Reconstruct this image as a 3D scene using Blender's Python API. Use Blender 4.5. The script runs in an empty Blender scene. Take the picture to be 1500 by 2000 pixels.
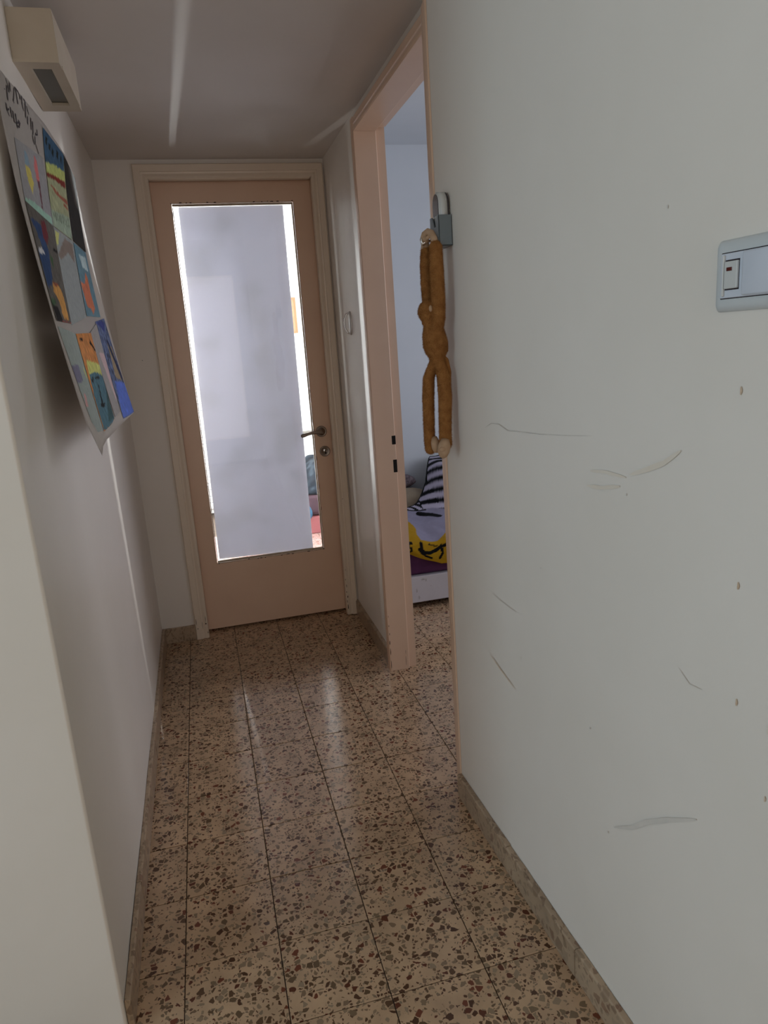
import bpy, bmesh, math, random
from mathutils import Vector, Matrix, noise
random.seed(7)
S = bpy.context.scene
C = S.collection
# ---------------------------------------------------------------- camera
cd = bpy.data.cameras.new('camera'); cam = bpy.data.objects.new('camera', cd); C.objects.link(cam)
R = ((0.9650504, 0.2317395, 0.1223702), (-0.2534315, 0.9441316, 0.2106847), (-0.0667097, -0.2343338, 0.9698647))
m = Matrix(((R[0][0], R[0][2], -R[0][1]), (R[1][0], R[1][2], -R[1][1]), (R[2][0], R[2][2], -R[2][1]))).to_4x4()
m.translation = Vector((0.46873, -3.35473, 1.32292))
cam.matrix_world = m
cd.sensor_fit = 'VERTICAL'; cd.sensor_height = 24.0; cd.lens = 24.0 * 1374.26 / 2000.0
cd.clip_start = 0.02; cd.clip_end = 60
S.camera = cam
# ---------------------------------------------------------------- world, lights, exposure
W = bpy.data.worlds.new('world'); S.world = W; W.use_nodes = True
W.node_tree.nodes['Background'].inputs[0].default_value = (0.62, 0.75, 1.0, 1)
W.node_tree.nodes['Background'].inputs[1].default_value = 0.6
S.view_settings.view_transform = 'Standard'; S.view_settings.look = 'None'
S.view_settings.exposure = 0.0; S.view_settings.gamma = 1.0; S.view_settings.use_curve_mapping = False

def area(name, loc, direction, sx, sy, power, color, spread=180):
    l = bpy.data.lights.new(name, 'AREA'); l.shape = 'RECTANGLE'; l.size = sx; l.size_y = sy
    l.energy = power; l.color = color; l.spread = math.radians(spread)
    o = bpy.data.objects.new(name, l); C.objects.link(o); o.location = loc
    o.rotation_euler = Vector(direction).to_track_quat('-Z', 'Y').to_euler()
    return o
# daylight at the window openings, plus an added bedroom fill and streak lights
area('window_daylight', (0.45, -5.42, 1.25), (0, 1, 0), 1.1, 1.9, 7.8, (1, 0.76, 0.52), 180)
area('side_window_daylight', (-2.36, -3.4, 1.27), (1, 0, 0), 1.7, 1.6, 28.5, (0.63, 0.86, 1.0), 180)
area('bedroom_light', (3.28, -0.9, 1.45), (-1, 0, 0), 1.2, 1.2, 15, (0.9, 0.91, 1.0), 180)
area('bedroom_light', (2.3, -2.58, 1.45), (0, 1, 0), 1.2, 1.2, 0.9, (0.9, 0.92, 1.0), 180)  # added fill light; no window is known on this side
area('balcony_daylight', (-0.66, 1.4, 1.3), (1, 0, 0), 1.5, 1.9, 150, (1, 1, 1), 180)
area('streak_light', (0.33, 2.5, 1.1), (0, -1, 0), 0.03, 1.9, 27, (1, 1, 1), 180)
area('streak_light', (1.3, 2.546, 1.915), (-0.63, -0.75, -0.2), 0.054, 0.33, 90, (1, 1, 1), 56)  # added strip, aimed at the door's left gap to draw the wall streak

# ---------------------------------------------------------------- helpers
def srgb(r, g, b):
    return tuple((c / 255.0) ** 2.2 for c in (r, g, b)) + (1.0,)
def node(nt, t, **k):
    n = nt.nodes.new(t)
    for a, v in k.items(): setattr(n, a, v)
    return n
def new_mat(name, color=(0.8, 0.8, 0.8), rough=0.5, metal=0.0, spec=0.5):
    M = bpy.data.materials.new(name); M.use_nodes = True
    b = M.node_tree.nodes['Principled BSDF']
    b.inputs['Base Color'].default_value = tuple(color[:3]) + (1,)
    b.inputs['Roughness'].default_value = rough; b.inputs['Metallic'].default_value = metal
    b.inputs['Specular IOR Level'].default_value = spec
    return M, M.node_tree, b
def noisy(name, c1, c2, scale, rough=0.5, bump=0.0, bscale=None, metal=0.0, spec=0.5, detail=4, stretch=(1, 1, 1), gen='Object', bdist=0.002):
    M, nt, b = new_mat(name, c1, rough, metal, spec)
    tc = node(nt, 'ShaderNodeTexCoord'); mp = node(nt, 'ShaderNodeMapping'); mp.inputs['Scale'].default_value = stretch
    nt.links.new(tc.outputs[gen], mp.inputs[0])
    n = node(nt, 'ShaderNodeTexNoise'); n.inputs['Scale'].default_value = scale; n.inputs['Detail'].default_value = detail
    nt.links.new(mp.outputs[0], n.inputs[0])
    r = node(nt, 'ShaderNodeValToRGB'); r.color_ramp.elements[0].position = 0.35; r.color_ramp.elements[1].position = 0.65
    r.color_ramp.elements[0].color = tuple(c1[:3]) + (1,); r.color_ramp.elements[1].color = tuple(c2[:3]) + (1,)
    nt.links.new(n.outputs[0], r.inputs[0]); nt.links.new(r.outputs[0], b.inputs['Base Color'])
    if bump:
        n2 = node(nt, 'ShaderNodeTexNoise'); n2.inputs['Scale'].default_value = bscale or scale; n2.inputs['Detail'].default_value = 3
        nt.links.new(mp.outputs[0], n2.inputs[0])
        bp = node(nt, 'ShaderNodeBump'); bp.inputs['Strength'].default_value = bump; bp.inputs['Distance'].default_value = bdist
        nt.links.new(n2.outputs[0], bp.inputs['Height']); nt.links.new(bp.outputs[0], b.inputs['Normal'])
    return M
def lin(*c): return c

M_wall = noisy('wall_paint', (0.82, 0.755, 0.675), (0.85, 0.785, 0.71), 3.0, 0.42, 0.35, 9.0, spec=0.35, bdist=0.004)
M_wallb = noisy('bedroom_paint', (0.70, 0.73, 0.76), (0.73, 0.76, 0.79), 3.0, 0.6, 0.2, 9.0)
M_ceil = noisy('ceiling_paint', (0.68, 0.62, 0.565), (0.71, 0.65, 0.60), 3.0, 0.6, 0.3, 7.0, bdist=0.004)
M_case = noisy('pale_cream_paint', (0.78, 0.65, 0.515), (0.81, 0.68, 0.54), 5.0, 0.33, 0.15, 30.0)
M_trim = noisy('cream_gloss_paint', (0.78, 0.545, 0.39), (0.81, 0.575, 0.415), 5.0, 0.33, 0.15, 30.0)
M_bead = noisy('aged_cream_paint', (0.55, 0.45, 0.34), (0.42, 0.32, 0.22), 40.0, 0.4)
M_chip = noisy('bare_dark_wood', (0.03, 0.015, 0.01), (0.06, 0.03, 0.02), 60.0, 0.8)
M_grout = noisy('dark_grout', (0.045, 0.027, 0.017), (0.09, 0.06, 0.04), 30.0, 0.9)
M_farwall = noisy('white_room_paint', (0.86, 0.86, 0.86), (0.88, 0.88, 0.88), 3.0, 0.6)
M_gray_plastic = noisy('grey_plastic', (0.17, 0.20, 0.215), (0.18, 0.21, 0.225), 20, 0.4)
M_white_plastic = noisy('white_plastic', (0.62, 0.62, 0.60), (0.64, 0.64, 0.62), 20, 0.3)
M_cool_plastic = noisy('cool_white_plastic', (0.64, 0.67, 0.74), (0.66, 0.69, 0.76), 20, 0.35)
M_pale_plastic = noisy('pale_grey_plastic', (0.60, 0.62, 0.62), (0.62, 0.64, 0.64), 20, 0.38)
M_dark_plastic = noisy('dark_plastic', (0.03, 0.025, 0.03), (0.04, 0.03, 0.035), 30, 0.25)
M_metal = noisy('aged_nickel', (0.27, 0.23, 0.20), (0.34, 0.29, 0.25), 60, 0.32, metal=0.9)
M_chrome = noisy('chrome', (0.75, 0.75, 0.76), (0.8, 0.8, 0.8), 60, 0.15, metal=1.0)
M_black = noisy('black_hollow', (0.004, 0.003, 0.003), (0.006, 0.005, 0.004), 10, 0.9)
M_ink = noisy('black_marker', (0.03, 0.025, 0.035), (0.05, 0.04, 0.05), 90, 0.7)

def terrazzo(name, base, tint=(1, 1, 1), rough=0.16, per_object=True, stretch=(1, 1, 1), contrast=1.0):
    M, nt, b = new_mat(name, base, rough, spec=0.4)
    L = nt.links.new
    tc = node(nt, 'ShaderNodeTexCoord'); oi = node(nt, 'ShaderNodeObjectInfo')
    mu = node(nt, 'ShaderNodeVectorMath', operation='MULTIPLY_ADD'); mu.inputs[1].default_value = stretch
    sc = node(nt, 'ShaderNodeVectorMath', operation='SCALE'); sc.inputs[0].default_value = (37.0, 23.0, 11.0)
    L(oi.outputs['Random'], sc.inputs['Scale'] if 'Scale' in sc.inputs else sc.inputs[3])
    L(tc.outputs['Object'], mu.inputs[0]); L(sc.outputs[0], mu.inputs[2])
    wn = node(nt, 'ShaderNodeTexNoise'); wn.inputs['Scale'].default_value = 90.0; wn.inputs['Detail'].default_value = 2
    L(mu.outputs[0], wn.inputs[0])
    wa = node(nt, 'ShaderNodeVectorMath', operation='MULTIPLY_ADD'); wa.inputs[1].default_value = (0.006, 0.006, 0.006)
    L(wn.outputs['Color'], wa.inputs[0]); L(mu.outputs[0], wa.inputs[2])
    # base with cloudy variation
    cn = node(nt, 'ShaderNodeTexNoise'); cn.inputs['Scale'].default_value = 14.0; cn.inputs['Detail'].default_value = 5
    L(mu.outputs[0], cn.inputs[0])
    rb = node(nt, 'ShaderNodeValToRGB')
    e = rb.color_ramp.elements; e[0].position = 0.3; e[1].position = 0.7
    e[0].color = tuple(base[i] * 0.80 * tint[i] for i in range(3)) + (1,); e[1].color = tuple(min(1, base[i] * 1.1 * tint[i]) for i in range(3)) + (1,)
    L(cn.outputs[0], rb.inputs[0])
    prev = rb.outputs[0]
    def layer(scale, prob, lo, hi, cols, prev, off):
        ad = node(nt, 'ShaderNodeVectorMath', operation='ADD'); ad.inputs[1].default_value = off
        L(wa.outputs[0], ad.inputs[0])
        v = node(nt, 'ShaderNodeTexVoronoi'); v.inputs['Scale'].default_value = scale; v.feature = 'F1'
        d = node(nt, 'ShaderNodeTexVoronoi'); d.inputs['Scale'].default_value = scale; d.feature = 'DISTANCE_TO_EDGE'
        v.voronoi_dimensions = '3D'; d.voronoi_dimensions = '3D'
        L(ad.outputs[0], v.inputs['Vector']); L(ad.outputs[0], d.inputs['Vector'])
        sp = node(nt, 'ShaderNodeSeparateColor'); L(v.outputs['Color'], sp.inputs[0])
        pr = node(nt, 'ShaderNodeMath', operation='LESS_THAN'); L(sp.outputs[0], pr.inputs[0]); pr.inputs[1].default_value = prob
        th = node(nt, 'ShaderNodeMapRange'); L(sp.outputs[1], th.inputs[0]); th.inputs[3].default_value = lo; th.inputs[4].default_value = hi
        gt = node(nt, 'ShaderNodeMath', operation='SUBTRACT'); L(d.outputs['Distance'], gt.inputs[0]); L(th.outputs[0], gt.inputs[1])
        ml = node(nt, 'ShaderNodeMath', operation='MULTIPLY', use_clamp=True); L(gt.outputs[0], ml.inputs[0]); ml.inputs[1].default_value = 60.0
        fa = node(nt, 'ShaderNodeMath', operation='MULTIPLY'); L(ml.outputs[0], fa.inputs[0]); L(pr.outputs[0], fa.inputs[1])
        fb_ = node(nt, 'ShaderNodeMath', operation='MULTIPLY'); L(fa.outputs[0], fb_.inputs[0]); fb_.inputs[1].default_value = contrast; fa = fb_
        cr = node(nt, 'ShaderNodeValToRGB'); cr.color_ramp.interpolation = 'CONSTANT'
        el = cr.color_ramp.elements; el[0].position = 0; el[0].color = cols[0] + (1,); el[1].position = 1.0 / len(cols); el[1].color = cols[1] + (1,)
        for i, c in enumerate(cols[2:], 2):
            x = el.new(i / len(cols)); x.color = c + (1,)
        L(sp.outputs[2], cr.inputs[0])
        mx = node(nt, 'ShaderNodeMix', data_type='RGBA'); L(fa.outputs[0], mx.inputs['Factor']); L(prev, mx.inputs['A']); L(cr.outputs[0], mx.inputs['B'])
        return mx.outputs['Result']
    f = lambda *c: tuple(c[i] * tint[i] for i in range(3))
    small = [f(.20, .13, .08), f(.14, .08, .05), f(.26, .18, .12), f(.30, .22, .15), f(.24, .18, .13), f(.10, .05, .03)]
    big = [f(.115, .065, .036), f(.25, .18, .12), f(.085, .040, .022), f(.29, .215, .145), f(.17, .055, .03), f(.21, .15, .095), f(.12, .04, .022), f(.13, .08, .045), f(.31, .24, .17), f(.10, .05, .03), f(.24, .165, .11), f(.15, .10, .06)]
    prev = layer(135.0, 0.40, 0.06, 0.22, small, prev, (3.1, 1.7, 5.5))
    prev = layer(74.0, 0.56, 0.035, 0.25, big, prev, (0.4, 9.2, 2.0))
    L(prev, b.inputs['Base Color'])
    rn = node(nt, 'ShaderNodeMapRange'); L(cn.outputs[0], rn.inputs[0]); rn.inputs[3].default_value = rough * 0.75; rn.inputs[4].default_value = rough * 1.4
    L(rn.outputs[0], b.inputs['Roughness'])
    bp = node(nt, 'ShaderNodeBump'); bp.inputs['Strength'].default_value = 0.12; bp.inputs['Distance'].default_value = 0.003
    L(cn.outputs[0], bp.inputs['Height']); L(bp.outputs[0], b.inputs['Normal'])
    return M
M_tile = terrazzo('terrazzo_tile', (0.56, 0.395, 0.265), tint=(1, 0.94, 0.86), rough=0.17)
M_tiletint = terrazzo('bounce_tinted_terrazzo', (0.46, 0.36, 0.34), tint=(1.0, 0.85, 0.85), rough=0.3)  # terrazzo with the far room's red bounce painted into its tint
M_skirt = terrazzo('terrazzo_skirting', (0.44, 0.32, 0.215), rough=0.3, contrast=0.5, stretch=(1, 0.6, 0.6))

def vcol_mat(name, rough=0.8, nscale=120, nstr=0.25, bump=0.0):
    M, nt, b = new_mat(name, rough=rough, spec=0.2)
    a = node(nt, 'ShaderNodeVertexColor'); a.layer_name = 'paint'
    tc = node(nt, 'ShaderNodeTexCoord'); n = node(nt, 'ShaderNodeTexNoise'); n.inputs['Scale'].default_value = nscale
    nt.links.new(tc.outputs['Object'], n.inputs[0])
    mr = node(nt, 'ShaderNodeMapRange'); mr.inputs[3].default_value = 1 - nstr; mr.inputs[4].default_value = 1 + nstr
    nt.links.new(n.outputs[0], mr.inputs[0])
    vm = node(nt, 'ShaderNodeVectorMath', operation='SCALE')
    nt.links.new(a.outputs[0], vm.inputs[0]); nt.links.new(mr.outputs[0], vm.inputs[3] if len(vm.inputs) > 3 else vm.inputs['Scale'])
    nt.links.new(vm.outputs[0], b.inputs['Base Color'])
    if bump:
        n2 = node(nt, 'ShaderNodeTexNoise'); n2.inputs['Scale'].default_value = 14; n2.inputs['Detail'].default_value = 3
        nt.links.new(tc.outputs['Object'], n2.inputs[0])
        bp = node(nt, 'ShaderNodeBump'); bp.inputs['Strength'].default_value = bump; bp.inputs['Distance'].default_value = 0.02
        nt.links.new(n2.outputs[0], bp.inputs['Height']); nt.links.new(bp.outputs[0], b.inputs['Normal'])
    return M
M_crayon = vcol_mat('crayon_on_paper', 0.8, 90, 0.22)
M_duvet = vcol_mat('printed_cotton', 0.85, 60, 0.05, 0.5)
M_farcloth = vcol_mat('patterned_blanket', 0.9, 60, 0.3)

def obj(name, me, mat=None, parent=None, smooth=False, **props):
    if isinstance(me, bmesh.types.BMesh):
        bm = me; me = bpy.data.meshes.new(name); bm.to_mesh(me); bm.free()
    o = bpy.data.objects.new(name, me); C.objects.link(o)
    if mat is not None and len(me.materials) == 0: me.materials.append(mat)
    if parent is not None: o.parent = parent
    if smooth:
        for p in me.polygons: p.use_smooth = True
    for k, v in props.items(): o[k] = v
    return o
def thing(name, label, cat, group=None, loc=(0, 0, 0)):
    o = bpy.data.objects.new(name, None); C.objects.link(o); o.empty_display_size = 0.05
    o.location = loc; o['label'] = label; o['category'] = cat
    if group: o['group'] = group
    return o
def struct(name, bm, mat, parent=None, smooth=False):
    o = obj(name, bm, mat, parent, smooth)
    if parent is None: o['kind'] = 'structure'
    return o
def semp(name, loc=(0, 0, 0)):
    o = bpy.data.objects.new(name, None); C.objects.link(o); o.location = loc; o['kind'] = 'structure'; return o
def tag(o, label, cat, group=None):
    o['label'] = label; o['category'] = cat
    if group: o['group'] = group
    return o
def box(bm, x0, x1, y0, y1, z0, z1, bev=0.0, seg=2):
    vs = [bm.verts.new((x, y, z)) for x in (x0, x1) for y in (y0, y1) for z in (z0, z1)]
    fs = [(0, 1, 3, 2), (4, 6, 7, 5), (0, 4, 5, 1), (2, 3, 7, 6), (0, 2, 6, 4), (1, 5, 7, 3)]
    faces = [bm.faces.new([vs[i] for i in f]) for f in fs]
    if bev:
        es = set(e for f in faces for e in f.edges)
        bmesh.ops.bevel(bm, geom=list(es), offset=bev, segments=seg, affect='EDGES', profile=0.5)
    return bm
def B(*a, **k): return box(bmesh.new(), *a, **k)
def prism(bm, pts, axis, a, b):
    """extrude polygon pts (2D) along axis from a to b"""
    def P(p, t):
        if axis == 0: return (t, p[0], p[1])
        if axis == 1: return (p[0], t, p[1])
        return (p[0], p[1], t)
    v0 = [bm.verts.new(P(p, a)) for p in pts]; v1 = [bm.verts.new(P(p, b)) for p in pts]
    n = len(pts)
    bm.faces.new(v0); bm.faces.new(v1[::-1])
    for i in range(n): bm.faces.new((v0[i], v0[(i + 1) % n], v1[(i + 1) % n], v1[i]))
    bmesh.ops.recalc_face_normals(bm, faces=bm.faces)
    return bm
def lathe(bm, prof, center, axis, n=40):
    """prof: list of (radius, height along axis)"""
    ax = Vector(axis).normalized(); q = Vector((0, 0, 1)).rotation_difference(ax); c = Vector(center)
    rings = []
    for r, h in prof:
        if r < 1e-6: rings.append([bm.verts.new(c + q @ Vector((0, 0, h)))]); continue
        rings.append([bm.verts.new(c + q @ Vector((r * math.cos(2 * math.pi * i / n), r * math.sin(2 * math.pi * i / n), h))) for i in range(n)])
    for a, b_ in zip(rings, rings[1:]):
        if len(a) == 1 and len(b_) == 1: continue
        for i in range(n):
            j = (i + 1) % n
            if len(a) == 1: bm.faces.new((a[0], b_[i], b_[j]))
            elif len(b_) == 1: bm.faces.new((a[i], b_[0], a[j]))
            else: bm.faces.new((a[i], b_[i], b_[j], a[j]))
    bmesh.ops.recalc_face_normals(bm, faces=bm.faces)
    return bm
def tube(bm, pts, radii, n=14, flat=1.0):
    pts = [Vector(p) for p in pts]; rings = []
    if not hasattr(radii, '__len__'): radii = [radii] * len(pts)
    up = Vector((0, 0, 1))
    for i, p in enumerate(pts):
        d = (pts[min(i + 1, len(pts) - 1)] - pts[max(i - 1, 0)]).normalized()
        if rings: a = last - d * last.dot(d)
        else:
            a = d.cross(up)
            if a.length < 0.1: a = d.cross(Vector((0, 1, 0)))
        a.normalize(); last = a; b_ = d.cross(a).normalized()
        rings.append([bm.verts.new(p + a * math.cos(2 * math.pi * k / n) * radii[i] + b_ * math.sin(2 * math.pi * k / n) * radii[i] * flat) for k in range(n)])
    for r0, r1 in zip(rings, rings[1:]):
        for k in range(n): bm.faces.new((r0[k], r0[(k + 1) % n], r1[(k + 1) % n], r1[k]))
    bm.faces.new(rings[0][::-1]); bm.faces.new(rings[-1])
    bmesh.ops.recalc_face_normals(bm, faces=bm.faces)
    return bm
def ring_frame(bm, X0, X1, Z0, Z1, x0, x1, z0, z1, y0, y1):
    """rectangular plate with a rectangular hole, lying in XZ, between y0 and y1"""
    for y in (y0, y1):
        o = [bm.verts.new(p) for p in ((X0, y, Z0), (X1, y, Z0), (X1, y, Z1), (X0, y, Z1))]
        i = [bm.verts.new(p) for p in ((x0, y, z0), (x1, y, z0), (x1, y, z1), (x0, y, z1))]
        for k in range(4): bm.faces.new((o[k], o[(k + 1) % 4], i[(k + 1) % 4], i[k]))
        if y == y0: O, I = o, i
    for k in range(4):
        bm.faces.new((O[k], O[(k + 1) % 4], o[(k + 1) % 4], o[k])); bm.faces.new((I[k], I[(k + 1) % 4], i[(k + 1) % 4], i[k]))
    bmesh.ops.recalc_face_normals(bm, faces=bm.faces)
    return bm

INK = [[[-1.717,1.846],[-1.716,1.844]],[[-1.681,1.876],[-1.671,1.866],[-1.674,1.852]],[[-1.648,1.878],[-1.658,1.86]],[[-1.686,1.861],[-1.697,1.843],[-1.704,1.829]],[[-1.604,1.883],[-1.638,1.851],[-1.645,1.847],[-1.641,1.843]],[[-1.602,1.886],[-1.568,1.888],[-1.555,1.884],[-1.558,1.876]],[[-1.59,1.886],[-1.597,1.855]],[[-1.532,1.891],[-1.546,1.871],[-1.54,1.859]],[[-1.516,1.89],[-1.499,1.89],[-1.534,1.847]],[[-1.492,1.883],[-1.483,1.868]],[[-1.504,1.859],[-1.523,1.837]],[[-1.465,1.867],[-1.49,1.835]],[[-1.449,1.864],[-1.468,1.838],[-1.482,1.827]],[[-1.407,1.859],[-1.416,1.845],[-1.447,1.837],[-1.432,1.845]],[[-1.488,1.825],[-1.491,1.813],[-1.486,1.806]],[[-1.455,1.832],[-1.471,1.814],[-1.454,1.795]],[[-1.732,1.816],[-1.736,1.802],[-1.724,1.795]],[[-1.731,1.804],[-1.714,1.811]],[[-1.695,1.82],[-1.7,1.799]],[[-1.675,1.819],[-1.684,1.795]],[[-1.652,1.821],[-1.657,1.805],[-1.663,1.791]],[[-1.637,1.813],[-1.621,1.813],[-1.642,1.798],[-1.657,1.797]],[[-1.671,1.798],[-1.626,1.812]]]
SHEETS = {"popsicle":[[-1.724,1.758],[-1.408,1.798],[-1.477,1.634],[-1.778,1.632]],"meadow":[[-1.312,1.891],[-1.01,1.904],[-1.203,1.644],[-1.489,1.634]],"dark":[[-1.01,1.904],[-0.83,1.88],[-0.949,1.646],[-1.181,1.645]],"creature":[[-1.779,1.632],[-1.496,1.631],[-1.625,1.408],[-1.801,1.407]],"plain":[[-1.489,1.631],[-1.195,1.641],[-1.326,1.437],[-1.624,1.405]],"star":[[-1.189,1.641],[-0.959,1.644],[-0.995,1.453],[-1.308,1.441]],"faint":[[-1.803,1.396],[-1.594,1.387],[-1.628,1.169],[-1.75,1.176]],"sunset":[[-1.605,1.387],[-1.328,1.397],[-1.375,1.175],[-1.633,1.167]],"pink":[[-1.342,1.397],[-1.145,1.428],[-1.184,1.18],[-1.347,1.176]],"doodle":[[-1.157,1.433],[-0.908,1.454],[-0.828,1.151],[-1.161,1.156]]}
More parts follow.
